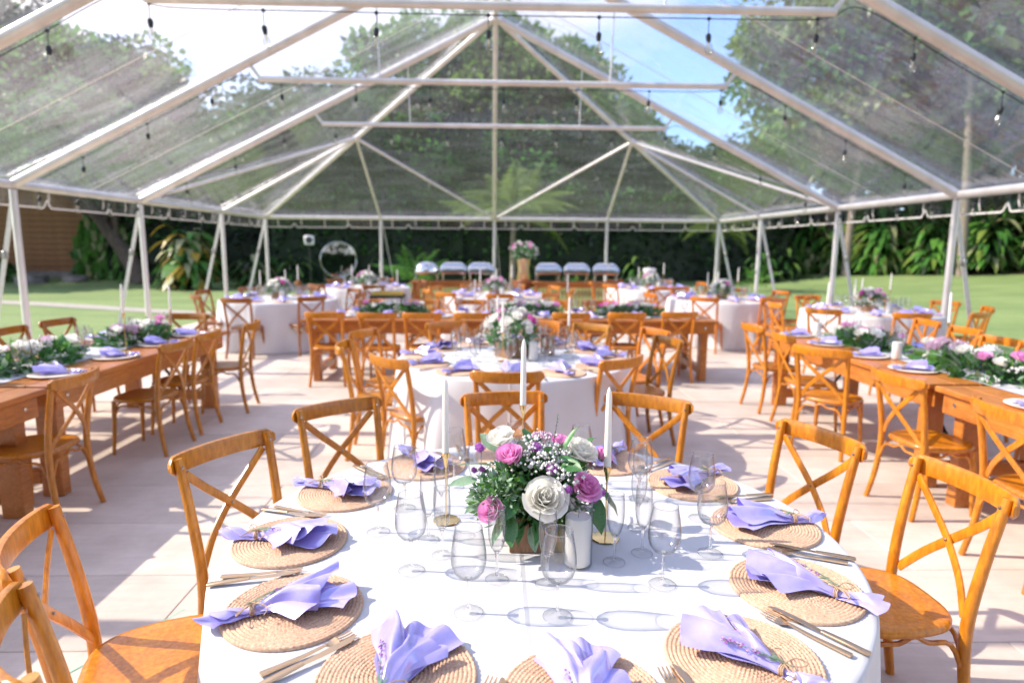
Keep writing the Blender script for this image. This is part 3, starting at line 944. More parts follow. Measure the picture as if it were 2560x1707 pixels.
def knife_parts():
    h = MB(); h.tube([(0, -.112, .0052), (0, -.108, .0052), (0, -.06, .0055), (0, -.01, .005)], [.0045, .0062, .0062, .0048], 'gold', 8, True, (1, .6), (0, 0, 1))
    b = MB()
    pts = []
    for k in range(11):
        u = k / 10; w = .0085 * (.55 + .45 * min(1, u * 2.5)) * (1 - max(0, (u - .80) / .20) ** 2 * .95)
        pts.append((w, -.012 + u * .125))
    vs = []; fs = []
    for w, y in pts:
        vs += [(-.004, y, .0048), (w, y, .0040), (w, y, .0033), (-.004, y, .0032)]
    for i in range(len(pts) - 1):
        a = i * 4
        for k in range(4): fs.append((a + k, a + (k + 1) % 4, a + 4 + (k + 1) % 4, a + 4 + k))
    fs += [(3, 2, 1, 0), tuple(len(vs) - 4 + k for k in range(4))]
    b.add(vs, fs, 'gold')
    return [('handle', h.mesh('knife_handle', 60)), ('blade', b.mesh('knife_blade', 30))]
FORK, KNIFE = fork_parts(), knife_parts()

def napkin_proto(seed, low=False):
    """tied satin napkin: tail towards -Y (the diner), flared folds towards +Y"""
    rs = random.Random(seed)
    m = MB(); ky = -.078 + rs.uniform(-.012, .012)
    nu, nv = (9, 13) if low else (22, 41)
    def panel(L, w0, w1, skew, lift, dome, amp, k, ph, corner, dirn=1, z0=.004, rag=.02, roll=0.0):
        def fn(u, v):
            t = v * 2 - 1
            w = w0 + (w1 - w0) * u ** 1.15
            # the woven edge: pulled out to a corner on one side
            Lv = L * (1 + corner * t * .20 - .22 * t * t + rag * .6 * sin(t * 4 + ph))
            y = ky + dirn * Lv * u
            x = t * w + skew * u * u
            pl = cos(k * pi * t + ph)
            z = z0 + lift * u * (1 - .55 * u) + dome * (1 - t * t) * sin(min(1, u * 1.25) * pi * .62) + amp * (u ** .7) * (pl + 1) * .5
            z += .012 * exp(-((u - .02) / .08) ** 2) * (1 - t * t)
            if roll: z += roll * max(0, t - .55) * 2 * u; 
            x += .006 * sin(9 * u + 3 * t + ph) * u
            z += .0035 * noise.noise(Vector((x * 16, y * 16, seed + k)))
            return Vector((x, y, max(z, .0012)))
        m.grid(fn, nu, nv, 'satin')
    # broad underlayer, rolled middle, folded top flap
    panel(rs.uniform(.185, .215), .010, rs.uniform(.075, .092), rs.uniform(-.03, .03), .012, .014, .022, rs.choice([2.0, 2.6, 3.0]), rs.uniform(0, 6), rs.uniform(-.5, .5), 1, .002)
    panel(rs.uniform(.175, .20), .010, rs.uniform(.050, .066), rs.uniform(-.045, .02), .034, .040, .020, rs.choice([1.6, 2.2]), rs.uniform(0, 6), rs.uniform(-.9, .2), 1, .007, .02, .02)
    panel(rs.uniform(.125, .165), .008, rs.uniform(.040, .056), rs.uniform(.015, .055), .040, .034, .022, rs.choice([1.2, 1.8]), rs.uniform(0, 6), rs.uniform(.2, 1.1), 1, .012, .03, -.02)
    panel(rs.uniform(.10, .15), .006, rs.uniform(.024, .040), rs.choice([-1, 1]) * rs.uniform(.045, .075), .022, .018, .010, 1.3, rs.uniform(0, 6), rs.uniform(-1, 1), 1, .010, .02)
    # tail
    panel(rs.uniform(.095, .115), .012, rs.uniform(.026, .036), rs.uniform(-.02, .02), .006, .020, .008, 1.6, rs.uniform(0, 6), rs.uniform(-.6, .6), -1, .003)
    panel(rs.uniform(.075, .10), .010, rs.uniform(.016, .024), rs.uniform(-.015, .015), .014, .016, .006, 1.2, rs.uniform(0, 6), rs.uniform(-.9, .9), -1, .012)
    cloth = m.mesh('napkin_cloth', 180)
    tw = MB()
    for q in range(3):
        ring = [(cos(a) * .0165, ky + (q - 1) * .0034 + .001 * sin(3 * a), .0165 + sin(a) * .0148) for a in [2 * pi * i / 14 for i in range(15)]]
        tw.tube(ring, .0016, 'twine', 5, False)
    for s in (-1, 1):
        lp = spline([(0, ky, .031), (s * .022, ky - .012, .040), (s * .036, ky - .030, .030), (s * .018, ky - .026, .028), (0, ky, .031)], 5)
        tw.tube(lp, .0015, 'twine', 5)
        tl = spline([(0, ky, .031), (s * .012, ky + .016 * s, .038), (s * .034, ky + .030 * s, .034), (s * .050, ky + .022 * s, .026)], 4)
        tw.tube(tl, .0014, 'twine', 5)
    sp = MB(); sx = rs.choice([-1, 1]) * rs.uniform(.004, .016)
    base = Vector((0, ky - .015, .032)); tip = Vector((sx * 3, ky + .105, .052))
    sp.tube(spline([base, base.lerp(tip, .5) + Vector((0, 0, .008)), tip], 4), .0011, 'leaf_sage', 5)
    for i in range(8 if low else 16):
        a = rs.uniform(0, 6.28); t_ = rs.uniform(.05, .45); p = base.lerp(tip, t_) + Vector((0, 0, .004))
        d = Vector((cos(a) * .5, .9, sin(a) * .35)).normalized(); L = rs.uniform(.018, .034); sd = d.cross(Vector((0, 0, 1))).normalized() * .0022
        sp.add([p, p + d * L * .5 + sd, p + d * L, p + d * L * .5 - sd], [(0, 1, 2, 3)], 'leaf_sage')
    fl_ = MB()
    for i in range(14 if low else 42):
        t_ = rs.uniform(.45, 1.0); p = base.lerp(tip, t_) + Vector((rs.gauss(0, .0035), 0, .004 + rs.gauss(0, .003)))
        r = rs.uniform(.0016, .003)
        fl_.add([p + Vector(q) * r for q in ((1, 0, 0), (-1, 0, 0), (0, 1.4, 0), (0, -1.4, 0), (0, 0, 1), (0, 0, -1))],
                [(0, 2, 4), (2, 1, 4), (1, 3, 4), (3, 0, 4), (2, 0, 5), (1, 2, 5), (3, 1, 5), (0, 3, 5)], 'petal_pale' if i % 3 else 'petal_violet')
    return [('cloth', cloth), ('twine', tw.mesh('napkin_twine', 60)), ('sprig', sp.mesh('napkin_sprig', 0), {'sub': [('blossom', fl_.mesh('sprig_blossom', 0), {'kind': 'stuff'})]})]
NAPS = [napkin_proto(s) for s in (3, 8, 21, 34, 55)]
NAPL = [napkin_proto(s, True) for s in (4, 9, 13)]
def napkin_single(seed):
    P = napkin_proto(seed, True); m = MB()
    for spec in P[:1]:
        me = spec[1]; m.add([tuple(v.co) for v in me.vertices], [tuple(p.vertices) for p in me.polygons], 'satin')
    return m.mesh('napkin', 180)
NAP1 = [napkin_single(s) for s in (5, 17)]

# ------------------------------------------------------------------ candles
def stick_proto(h=.235):
    b = MB(); b.lathe([(.001, 0), (.042, 0), (.043, .0015), (.042, .004), (.030, .005), (.006, .0065), (.001, .0065)], 'gold_bright', 28)
    s = MB(); s.tube([(0, 0, .006), (0, 0, h - .045)], .0026, 'gold_bright', 8)
    c = MB(); c.lathe([(.003, h - .05), (.0055, h - .040), (.0085, h - .022), (.0125, h - .012), (.0125, h), (.0105, h), (.0105, h - .008)], 'gold_bright', 16)
    return [('base', b.mesh('stick_base', 50)), ('stem', s.mesh('stick_stem', 50)), ('cup', c.mesh('stick_cup', 50))]
STICKS = {}
def taper_parts(L=.25):
    b = MB(); b.lathe([(.001, 0), (.0100, 0), (.0112, .01), (.0100, L * .55), (.0088, L * .88), (.0060, L * .955), (.002, L * .995), (.0006, L)], 'wax', 14)
    w = MB(); w.tube([(0, 0, L - .004), (.001, 0, L + .010)], .0007, 'wick', 5)
    return [('candle_body', b.mesh('taper_body', 60)), ('wick', w.mesh('taper_wick', 60))]
TAPER = taper_parts()
def taper(x, y, z, h, look, where, group, shared=False, lean=0.0):
    h = round(h, 2)
    if h not in STICKS: STICKS[h] = stick_proto(h)
    a = inst(STICKS[h], 'candlestick', (x, y, z)); thing(a, 'slim gold candlestick with round mirror base', 'candlestick', where, group, shared)
    b = inst(TAPER, 'taper_candle', (x, y, z + h - .007)); b.rotation_euler = (lean, lean * .6, 0)
    thing(b, 'ivory taper candle in gold stick', 'candle', where, 'ivory taper candles', shared)
cg = MB(); cg.open_lathe([(.001, .002), (.040, .002), (.041, .004), (.041, .192), (.0415, .1925), (.0405, .1925)], 'glass', 28)
CYL = cg.mesh('glass_cylinder', 50)
def pillar_parts(L=.138):
    b = MB(); b.lathe([(.001, 0), (.0345, 0), (.036, .002), (.036, L - .003), (.034, L), (.020, L - .004), (.001, L - .006)], 'wax', 24)
    w = MB(); w.tube([(0, 0, L - .008), (.001, .001, L + .008)], .0010, 'wick', 5)
    return [('candle_body', b.mesh('pillar_body', 50)), ('wick', w.mesh('pillar_wick', 60))]
PILLAR = pillar_parts()
def pillar(x, y, z, where, group, shared=False):
    thing(meshobj('glass_cylinder', CYL, None, (x, y, z)), 'clear straight glass cylinder around a white pillar candle', 'glass cylinder', where, group, shared)
    thing(inst(PILLAR, 'pillar_candle', (x, y, z + .005)), 'white pillar candle inside a glass cylinder', 'candle', where, group, shared)

# ------------------------------------------------------------------ flowers
def rose_mesh(seed, mat, n=26, H=.85, open_=1.0, nu=6, nv=7):
    rs = random.Random(seed); m = MB()
    for i in range(n):
        q = (i + .6) / n
        phi = i * 2.39996 + rs.uniform(-.2, .2)
        hw = .62 + .30 * q + rs.uniform(-.06, .06)
        tilt = rs.uniform(-.09, .09); gs = rs.uniform(.9, 1.08); wav = rs.uniform(.01, .03)
        def fn(u, v):
            t = v * 2 - 1
            r = .05 + q ** 1.15 * (.80 * sin(min(1, u * 1.05) * pi / 2) ** .8) * .92 + q ** 2 * open_ * .34 * max(0, u - .45) ** 1.4
            r *= 1 - .10 * (1 - q) * u
            edge = 1 - .22 * t * t - .05 * abs(t) ** 4
            z = H * (u * edge) * (1.02 - .22 * q * q) - q ** 2.2 * open_ * .75 * max(0, u - .5) ** 1.6 + tilt * t
            a = phi + t * hw * (.55 + .6 * sin(min(1, u + .15) * pi * .55))
            # rolled lip
            r += .05 * q * max(0, u - .82) * 3 + wav * u * sin(t * 6 + phi * 3); r *= gs
            return Vector((r * cos(a), r * sin(a), z - .25))
        m.grid(fn, nu, nv, mat)
    m.lathe([(.02, -.42), (.22, -.30), (.34, -.22), (.15, -.12)], 'leaf_bouquet', 8)
    return m.mesh('rose', 180)
ROSE = {c: [rose_mesh(s + k * 7, 'petal_' + c, n, H, op) for k, (n, H, op) in enumerate([(26, .95, .9), (22, 1.05, .5)])] for s, c in ((1, 'white'), (2, 'pink'), (3, 'magenta'), (4, 'pale'))}
ROSEL = {c: rose_mesh(9, 'petal_' + c, 12, .95, .8, 4, 4) for c in ('white', 'pink', 'magenta', 'pale')}
def button_mesh():
    m = MB(); rs = random.Random(5)
    for i in range(60):
        th = math.acos(1 - 1.7 * (i + .5) / 60); ph = i * 2.39996
        d = Vector((sin(th) * cos(ph), sin(th) * sin(ph), cos(th))); s = d.orthogonal().normalized(); u = d.cross(s)
        p = d * .8
        m.add([p - s * .16 - u * .1, p + s * .16 - u * .1, p + d * .28 + s * .10 + u * .12, p + d * .28 - s * .10 + u * .12], [(0, 1, 2, 3)], 'petal_violet')
    m.lathe([(.1, -.7), (.6, -.5), (.78, 0), (.6, .5), (.1, .75)], 'petal_violet', 10)
    return m.mesh('button_flower', 0)
BUTTON = button_mesh()
def leaf_mesh(wd=.36, fold=.12, curl=.25, mat='leaf_bouquet', n=6):
    m = MB()
    def fn(u, v):
        t = v * 2 - 1
        w = wd * sin(pi * min(1, u * .97 + .03)) ** .75 * (1 - .35 * u)
        return Vector((t * w, u, fold * abs(t) * w * 2 - curl * u * u + .03 * sin(9 * u) * abs(t)))
    m.grid(fn, n, 5, mat)
    return m.mesh('leaf', 180)
LEAFA, LEAFB, LEAFS = leaf_mesh(), leaf_mesh(.24, .2, .4), leaf_mesh(.30, .1, .2, 'leaf_sage')
def blob(m, p, r, mat):
    m.add([Vector(p) + Vector(q) * r for q in ((1, 0, 0), (-1, 0, 0), (0, 1, 0), (0, -1, 0), (0, 0, 1), (0, 0, -1))],
          [(0, 2, 4), (2, 1, 4), (1, 3, 4), (3, 0, 4), (2, 0, 5), (1, 2, 5), (3, 1, 5), (0, 3, 5)], mat)
def greens_mesh(seed, rx, ry, rz, n, size, mats=('leaf_bouquet', 'leaf_bouquet', 'leaf_sage'), zc=.0):
    """many small leaves filling a dome"""
    rs = random.Random(seed); m = MB()
    for i in range(n):
        a = rs.uniform(0, 2 * pi); th = math.acos(rs.uniform(-.35, 1)); q = rs.uniform(.45, 1.0)
        d = Vector((sin(th) * cos(a), sin(th) * sin(a), cos(th)))
        p = Vector((d.x * rx * q, d.y * ry * q, zc + d.z * rz * q))
        up = (d + Vector((rs.uniform(-.8, .8), rs.uniform(-.8, .8), rs.uniform(-.5, .5)))).normalized()
        s = up.orthogonal().normalized(); s = (s * cos(a * 3) + up.cross(s) * sin(a * 3)).normalized()
        L = size * rs.uniform(.6, 1.4); w = L * rs.uniform(.18, .32)
        nrm = up.cross(s)
        m.add([p, p + up * L * .45 + s * w - nrm * w * .3, p + up * L - nrm * L * .25, p + up * L * .45 - s * w - nrm * w * .3], [(0, 1, 2), (0, 2, 3)], rs.choice(mats))
    return m.mesh('greenery', 0)
def gyp_mesh(seed, rx, ry, rz, n, r, zc=0):
    rs = random.Random(seed); m = MB()
    for c in range(max(1, n // 14)):
        a = rs.uniform(0, 2 * pi); th = math.acos(rs.uniform(-.1, 1))
        d = Vector((sin(th) * cos(a), sin(th) * sin(a), cos(th)))
        for i in range(14):
            p = Vector((d.x * rx, d.y * ry, zc + d.z * rz)) * 1.0 + Vector((rs.gauss(0, .02), rs.gauss(0, .02), rs.gauss(0, .016)))
            blob(m, p, r * rs.uniform(.6, 1.2), 'gyp')
    return m.mesh('baby_breath', 0)
# ------------------------------------------------------------------ nearest round table
ZT = .7695
def round_table(c, seed, look, where, lod=1.0, rz=0.0):
    o = inst(ROUND, 'round_table', (c[0], c[1], 0), .3); thing(o, 'round folding table hidden under its white cloth,', 'table', where, 'round tables')
    k = meshobj('tablecloth', cloth_mesh(seed, lod=lod), None, (c[0], c[1], 0), (0, 0, rz))
    thing(k, look, 'tablecloth', '', 'white round cloths')
T1, T2 = (0.119, 1.867), (0.152, 5.062)
round_table(T1, 1, 'white cloth with pressed crease on the nearest round table', 'nearest to the camera')
def polar(c, r, deg): a = radians(deg); return c[0] + r * cos(a), c[1] + r * sin(a)
W1 = 'on the nearest round table'
wine1 = {-116.5: (.47, -114), -86.5: (.45, -87), -146.5: (.42, -148), 183.5: (.49, 178), -56.5: (.44, -44), -26.5: (.52, -15), 3.5: (.56, 11)}
flut1 = {-116.5: (.30, -114), -86.5: (.30, -88), -146.5: (.31, -154), -56.5: (.28, -41), 33.5: (.46, 34)}
nap_rot = {-86.5: -.10, -116.5: .28, -146.5: -.20, 183.5: -.08, 153.5: .10}
for k in range(12):
    deg = -86.5 + 30 * k
    dk = deg if deg < 200 else deg - 360
    a = radians(deg)
    mx, my = polar(T1, .742, deg)
    thing(meshobj('placemat', MATN, None, (mx, my, ZT), (0, 0, rnd(0, 6))), 'round woven jute placemat', 'placemat', W1, 'jute placemats')
    n = inst(NAPS[(k * 2 + 1) % 5], 'napkin', (mx, my, ZT + MATH), a + pi / 2 + nap_rot.get(dk, rnd(-.2, .2)), (1.0, 1.12, .84))
    thing(n, 'lavender satin napkin tied with twine and sprig', 'napkin', W1, 'lavender napkins')
    rad_, tan_ = Vector((cos(a), sin(a), 0)), Vector((-sin(a), cos(a), 0))
    c0 = Vector((T1[0], T1[1], 0))
    f = c0 + rad_ * .765 + tan_ * .198
    thing(inst(FORK, 'fork', (f.x, f.y, ZT + .0005), a + pi / 2 + .10 + rnd(-.04, .04), (1.3, 1.03, 1)), 'matte gold dinner fork', 'fork', W1, 'gold cutlery')
    f = c0 + rad_ * .780 + tan_ * .228
    kn = inst(KNIFE, 'table_knife', (f.x, f.y, ZT + .0065), a + pi / 2 + .12 + rnd(-.04, .04), (1.35, 1.03, 1)); kn.rotation_euler[0] = .052
    thing(kn, 'matte gold table knife', 'knife', W1, 'gold cutlery')
    r, g = wine1.get(dk, (.475, deg + 2)); x, y = polar(T1, r, g)
    glass('w', x, y, ZT, W1, 'wine glasses')
    r, g = flut1.get(dk, (.33, deg + 3)); x, y = polar(T1, r, g)
    glass('f', x, y, ZT, W1, 'champagne flutes')
taper(-.166, 1.965, ZT, .235, '', 'left of the nearest centrepiece', 'gold candlesticks', False, .006)
taper(.331, 1.835, ZT, .235, '', 'right of the nearest centrepiece', 'gold candlesticks', False, -.008)
taper(.095, 2.27, ZT, .31, '', 'behind the nearest centrepiece', 'gold candlesticks', False, .004)
pillar(.224, 1.675, ZT, 'at the nearest centrepiece', 'pillar candles')

def flower_dir(o, d):
    """turn local +Z towards d"""
    o.rotation_euler = Vector(d).to_track_quat('Z', 'Y').to_euler()
def centrepiece_near():
    c = Vector((.117, 1.825, ZT))
    root = empty('flower_centrepiece', c)
    thing(root, 'pink and white rose centrepiece in a brown box on the nearest round table', 'centrepiece')
    s, h, th = .165, .105, .008
    m = MB()
    for k, (px, py, sx, sy) in enumerate(((0, -s / 2 + th / 2, s, th), (0, s / 2 - th / 2, s, th), (-s / 2 + th / 2, 0, th, s - 2 * th - .001), (s / 2 - th / 2, 0, th, s - 2 * th - .001))):
        m = MB(); m.box((px, py, h / 2), (sx, sy, h), 'box_wood', None, .002)
        meshobj('box_side', m.mesh('box_side', 0), root)
    m = MB(); m.box((0, 0, .006), (s - .018, s - .018, .010), 'box_wood'); meshobj('box_bottom', m.mesh('box_bottom', 0), root)
    core = Vector((0, 0, .13))
    stuff(meshobj('greenery', greens_mesh(3, .150, .125, .165, 1200, .034, ('leaf_bouquet', 'leaf_bouquet', 'leaf_bright', 'leaf_sage')), root, core))
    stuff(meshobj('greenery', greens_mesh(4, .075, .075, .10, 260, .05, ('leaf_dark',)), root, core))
    stuff(meshobj('fern', greens_mesh(5, .085, .070, .085, 620, .022, ('leaf_sage', 'leaf_sage', 'leaf_bright')), root, Vector((-.115, -.075, .16))))
    stuff(meshobj('baby_breath', gyp_mesh(6, .158, .138, .172, 520, .0062), root, core))
    stuff(meshobj('baby_breath', gyp_mesh(8, .10, .13, .10, 150, .0066), root, Vector((.03, -.045, .19))))
    FL = [('white', 0, (.130, 1.685, .955), .078), ('pink', 1, (-.014, 1.692, .920), .048), ('pink', 1, (.036, 1.765, 1.050), .050), ('pink', 0, (.247, 1.720, .979), .053),
          ('white', 1, (.011, 1.86, 1.071), .052), ('white', 0, (.245, 1.83, 1.040), .066), ('pink', 1, (.319, 1.86, 1.019), .036), ('white', 0, (.02, 1.97, 1.02), .05), ('pink', 0, (.20, 1.96, 1.03), .045)]
    for cl, va, p, r in FL:
        q = Vector(p) - c
        o = meshobj('rose', ROSE[cl][va], root, q, None, r)
        d = (q - Vector((0, .02, .02))); d = d.normalized() + Vector((0, -.35, .15)); flower_dir(o, d)
        o.rotation_euler.rotate_axis('Z', rnd(0, 6))
    for p, r in (((.113, 1.80, 1.070), .016), ((.154, 1.725, 1.030), .016), ((-.053, 1.82, 1.062), .016), ((.194, 1.69, .982), .014), ((.275, 1.745, .934), .014), ((-.068, 1.775, 1.009), .010), ((-.045, 1.77, 1.013), .010), ((.30, 1.75, .95), .012)):
        q = Vector(p) - c; o = meshobj('button_flower', BUTTON, root, q, None, r); flower_dir(o, q.normalized() + Vector((0, -.4, .2)))
    rs = random.Random(77); m = MB()
    for i in range(90):
        a = rs.uniform(0, 6.28); rr = .034 * sqrt(rs.random()); blob(m, (rr * cos(a), rr * sin(a), -.25 * rr + rs.gauss(0, .003)), rs.uniform(.003, .0055), 'petal_pale')
    o = meshobj('pale_cluster', m.mesh('pale_cluster', 0), root, Vector((.133, 1.85, 1.098)) - c); stuff(o)
    # single big leaves
    LV = [((-.02, 1.78, 1.02), (-1, -.1, .25), .12, LEAFS), ((-.06, 1.76, .985), (-1, -.4, .1), .10, LEAFS), ((.05, 1.72, .94), (-.7, -1, -.3), .11, LEAFA), ((.04, 1.70, .90), (-.2, -1, -.9), .10, LEAFA),
          ((.10, 1.72, .885), (.3, -1, -.5), .09, LEAFB), ((.07, 1.735, .87), (-.3, -.8, -.9), .075, LEAFB), ((.27, 1.77, .93), (.5, -.5, -1), .13, LEAFA), ((.29, 1.79, .95), (.9, -.2, -.7), .12, LEAFA),
          ((.18, 1.72, 1.045), (.6, -.8, .2), .085, LEAFA), ((.17, 1.73, 1.06), (1, -.5, .1), .08, LEAFA), ((.14, 1.76, 1.06), (.1, -.6, 1), .075, LEAFB), ((.20, 1.80, 1.06), (.2, .2, 1), .09, LEAFB),
          ((.08, 1.80, 1.05), (-.3, -.3, 1), .07, LEAFS), ((.12, 1.74, .99), (-.4, -1, .5), .06, LEAFB), ((.08, 1.73, .99), (-.2, -1, .6), .07, LEAFA), ((-.03, 1.75, .93), (-1, -.6, -.2), .09, LEAFS),
          ((.10, 1.705, .87), (.0, -.7, -1), .085, LEAFS), ((.16, 1.72, .88), (.5, -.9, -.5), .07, LEAFB), ((.02, 1.72, .885), (-.8, -.9, -.7), .09, LEAFB), ((.0, 1.88, 1.03), (-.7, .5, .7), .10, LEAFS),
          ((.25, 1.90, 1.03), (.7, .7, .5), .10, LEAFA), ((.10, 1.95, 1.03), (0, 1, .6), .10, LEAFA)]
    for p, d, L, me in LV:
        o = meshobj('leaf', me, root, Vector(p) - c, None, L * .86)
        o.rotation_euler = Vector(d).to_track_quat('Y', 'Z').to_euler(); o.rotation_euler.rotate_axis('Y', rs.uniform(-.7, .7))
    m = MB(); pts = spline([(.05, .03, .29), (.058, .03, .34), (.063, .025, .388)], 5); m.tube(pts, .0008, 'leaf_dark', 4)
    for i in range(26):
        t_ = rs.random(); p = pts[int(t_ * (len(pts) - 1))]; blob(m, p + Vector((rs.gauss(0, .002), rs.gauss(0, .002), 0)), .0018, 'leaf_sage')
    meshobj('flower_spike', m.mesh('flower_spike', 0), root)
centrepiece_near()

# chairs round the nearest table, placed from where their rails stand in the photograph
def ring_chairs(c, L, look, where, group, tints=None):
    for i, (x, y, turn) in enumerate(L):
        face = math.atan2(c[1] - y, c[0] - x) + radians(turn)
        chair((x, y), face, look, where, group, tints[i] if tints else None)
LOOKC = 'orange wood cross-back chair'
ring_chairs(T1, [(-1.07, 2.42, -5), (-.78, 3.06, 2), (.04, 3.27, 6), (.79, 3.19, -3), (1.38, 2.57, -10), (1.61, 2.05, -4), (-1.25, 1.62, 12), (-.975, 1.20, 5)],
            LOOKC, 'at the nearest round table', 'chairs at the nearest round table',
            [(.90, .96, 1.05), (.80, .84, .9), (1.08, 1.05, .95), (.95, .98, 1), (1.1, 1.06, .9), (1.15, 1.1, .95), (1.2, 1.12, .95), (.95, 1.0, 1.05)])

# ------------------------------------------------------------------ second round table
W2 = 'on the second round table'
round_table(T2, 2, 'white cloth on the second round table behind the front chairs', 'second from the camera')
for k in range(12):
    deg = -94 + 30 * k; a = radians(deg)
    mx, my = polar(T2, .735, deg)
    thing(meshobj('placemat', MATF, None, (mx, my, ZT), (0, 0, rnd(0, 6))), 'round woven jute placemat', 'placemat', W2, 'jute placemats')
    thing(inst(NAPL[k % 3], 'napkin', (mx, my, ZT + MATH), a + pi / 2 + rnd(-.35, .35)), 'lavender satin napkin tied with twine and sprig', 'napkin', W2, 'lavender napkins')
    t_ = Vector((-sin(a), cos(a), 0)); r_ = Vector((cos(a), sin(a), 0))
    f = Vector((T2[0], T2[1], 0)) + r_ * .77 + t_ * .20
    thing(inst(FORK, 'fork', (f.x, f.y, ZT + .0005), a + pi / 2 + .1), 'matte gold dinner fork', 'fork', W2, 'gold cutlery')
    f = Vector((T2[0], T2[1], 0)) + r_ * .78 + t_ * .23
    kn = inst(KNIFE, 'table_knife', (f.x, f.y, ZT + .0065), a + pi / 2 + .12); kn.rotation_euler[0] = .052
    thing(kn, 'matte gold table knife', 'knife', W2, 'gold cutlery')
    x, y = polar(T2, .50 + rnd(-.03, .03), deg + rnd(-4, 4)); glass('w', x, y, ZT, W2, 'wine glasses')
    x, y = polar(T2, .36 + rnd(-.03, .03), deg + 8 + rnd(-4, 4)); glass('f', x, y, ZT, W2, 'champagne flutes')
def bouquet_proto(seed, R=.19, H=.17, box=True, lod=1):
    """dense low arrangement used on the tables further back"""
    rs = random.Random(seed); P = []
    z0 = .13 if box else .045
    if box:
        m = MB(); m.box((0, 0, .055), (.17, .17, .11), 'box_wood', None, .003); P.append(('box', m.mesh('flower_box', 0)))
    P.append(('greenery', greens_mesh(seed, R * .86, R * .86, H * .86, 380 // lod, .05), {'loc': (0, 0, z0), 'kind': 'stuff'}))
    P.append(('baby_breath', gyp_mesh(seed + 1, R * 1.03, R * 1.03, H * 1.05, 260 // lod, .010), {'loc': (0, 0, z0), 'kind': 'stuff'}))
    cols = ['white', 'pink', 'white', 'pale', 'white', 'magenta', 'pink', 'white', 'pale', 'white', 'white']
    for i, cl in enumerate(cols):
        th = .25 + .95 * sqrt((i + .3) / len(cols)); ph = i * 2.39996 + seed
        d = Vector((sin(th) * cos(ph), sin(th) * sin(ph), cos(th)))
        P.append(('rose', ROSEL[cl], {'loc': (d.x * R * .9, d.y * R * .9, z0 + d.z * H * 1.02 + .01), 'rot': d.to_track_quat('Z', 'Y').to_euler(), 'scale': rs.uniform(.052, .07)}))
    return P
BQ = [bouquet_proto(s) for s in (31, 47)]
thing(inst(BQ[0], 'flower_centrepiece', (.135, 5.10, ZT), .6, 1.2), 'pink and white rose centrepiece in a brown box', 'centrepiece', W2, 'boxed rose centrepieces')
taper(.02, 5.40, ZT, .235, '', 'behind the second centrepiece', 'gold candlesticks', False, .006)
taper(.06, 4.86, ZT, .235, '', 'just left of the second centrepiece', 'gold candlesticks', False, -.01)
taper(.62, 5.30, ZT, .235, '', 'right of the second centrepiece', 'gold candlesticks', False, .01)
pillar(.30, 4.92, ZT, 'at the second centrepiece', 'pillar candles')
m = MB(); m.box((0, 0, .085), (.13, .012, .17), 'box_wood', None, .003)
fo = meshobj('number_board', m.mesh('number_board', 0), None, (.43, 5.16, ZT), (.0, 0, -.6)); thing(fo, 'small dark wooden board standing beside second centrepiece', 'board')
ring_chairs(T2, [(.07, 3.86, 2), (-.76, 4.38, 6), (.90, 4.36, -8), (-1.20, 4.98, 0), (-1.20, 5.75, 4), (-.50, 6.45, 4), (.48, 6.55, 0), (.98, 6.32, -4), (1.50, 5.36, 4), (1.53, 5.92, -10)],
            LOOKC, 'at the second round table', 'chairs at the second round table')

# ------------------------------------------------------------------ farm tables
def farm_proto(L=2.62, Wd=1.06):
    P = []
    nb = 6; bw = Wd / nb
    for k in range(nb):
        m = MB(); m.box((-Wd / 2 + bw * (k + .5), 0, .750), (bw - .004, L, .036), 'table_wood', None, .004); P.append(('plank', m.mesh('plank', 0)))
    for s in (-1, 1):
        m = MB(); m.box((s * (Wd / 2 - .05), 0, .665), (.040, L - .10, .130), 'table_wood', None, .003)
        b = MB()
        bolts = []
        for yy in (-L / 2 + .16, L / 2 - .16):
            b = MB(); b.lathe([(.014, 0), (.014, .006), (.006, .009)], 'steel', 10)
            bolts.append(('bolt', b.mesh('bolt', 40), {'loc': (s * (Wd / 2 - .030), yy, .675), 'rot': (0, s * pi / 2, 0)}))
        P.append(('apron', m.mesh('apron', 0), {'sub': bolts}))
        m = MB(); m.box((0, s * (L / 2 - .05), .665), (Wd - .145, .040, .128), 'table_wood', None, .003); P.append(('apron', m.mesh('apron_end', 0)))
        for sx in (-1, 1):
            m = MB(); m.box((sx * (Wd / 2 - .145), s * (L / 2 - .145), .366), (.135, .085, .730), 'table_wood', None, .006); P.append(('leg', m.mesh('leg', 0)))
        m = MB(); m.box((0, s * (L / 2 - .145), .13), (Wd - .43, .075, .09), 'table_wood', None, .004); P.append(('foot_rail', m.mesh('foot_rail', 0)))
        m = MB(); m.tube([(.12 * s, s * (L / 2 - .20), .18), (.12 * s, s * (L / 2 - .62), .60)], 1, 'black_metal', 8, True, (.016, .006)); P.append(('folding_brace', m.mesh('folding_brace', 40)))
    return P
FARM = farm_proto()
FARMC = farm_proto(2.52)
ZF = .769
def farm(cx, cy, rz, look, proto=FARM, tint=(1, 1, 1)):
    o = inst(proto, 'farm_table', (cx, cy, 0), rz, None, tint); return thing(o, look, 'table', '', 'wooden farm tables')
XL, XR = -3.29, 3.43
farm(XL, 5.28, 0, 'long plank farm table at left, its farther half', FARM, (.95, .95, .95))
farm(XL, 2.60, 0, 'long plank farm table at left, its nearer half', FARM, (.88, .9, .9))
farm(XR, 5.40, 0, 'long plank farm table at right, its farther half', FARM, (1.12, 1.1, 1.05))
farm(XR, 2.72, 0, 'long plank farm table at right, its nearer half', FARM, (1.12, 1.1, 1.05))
farm(-1.06, 8.15, pi / 2, 'long plank farm table set crosswise, its left half', FARMC, (.92, .92, .92))
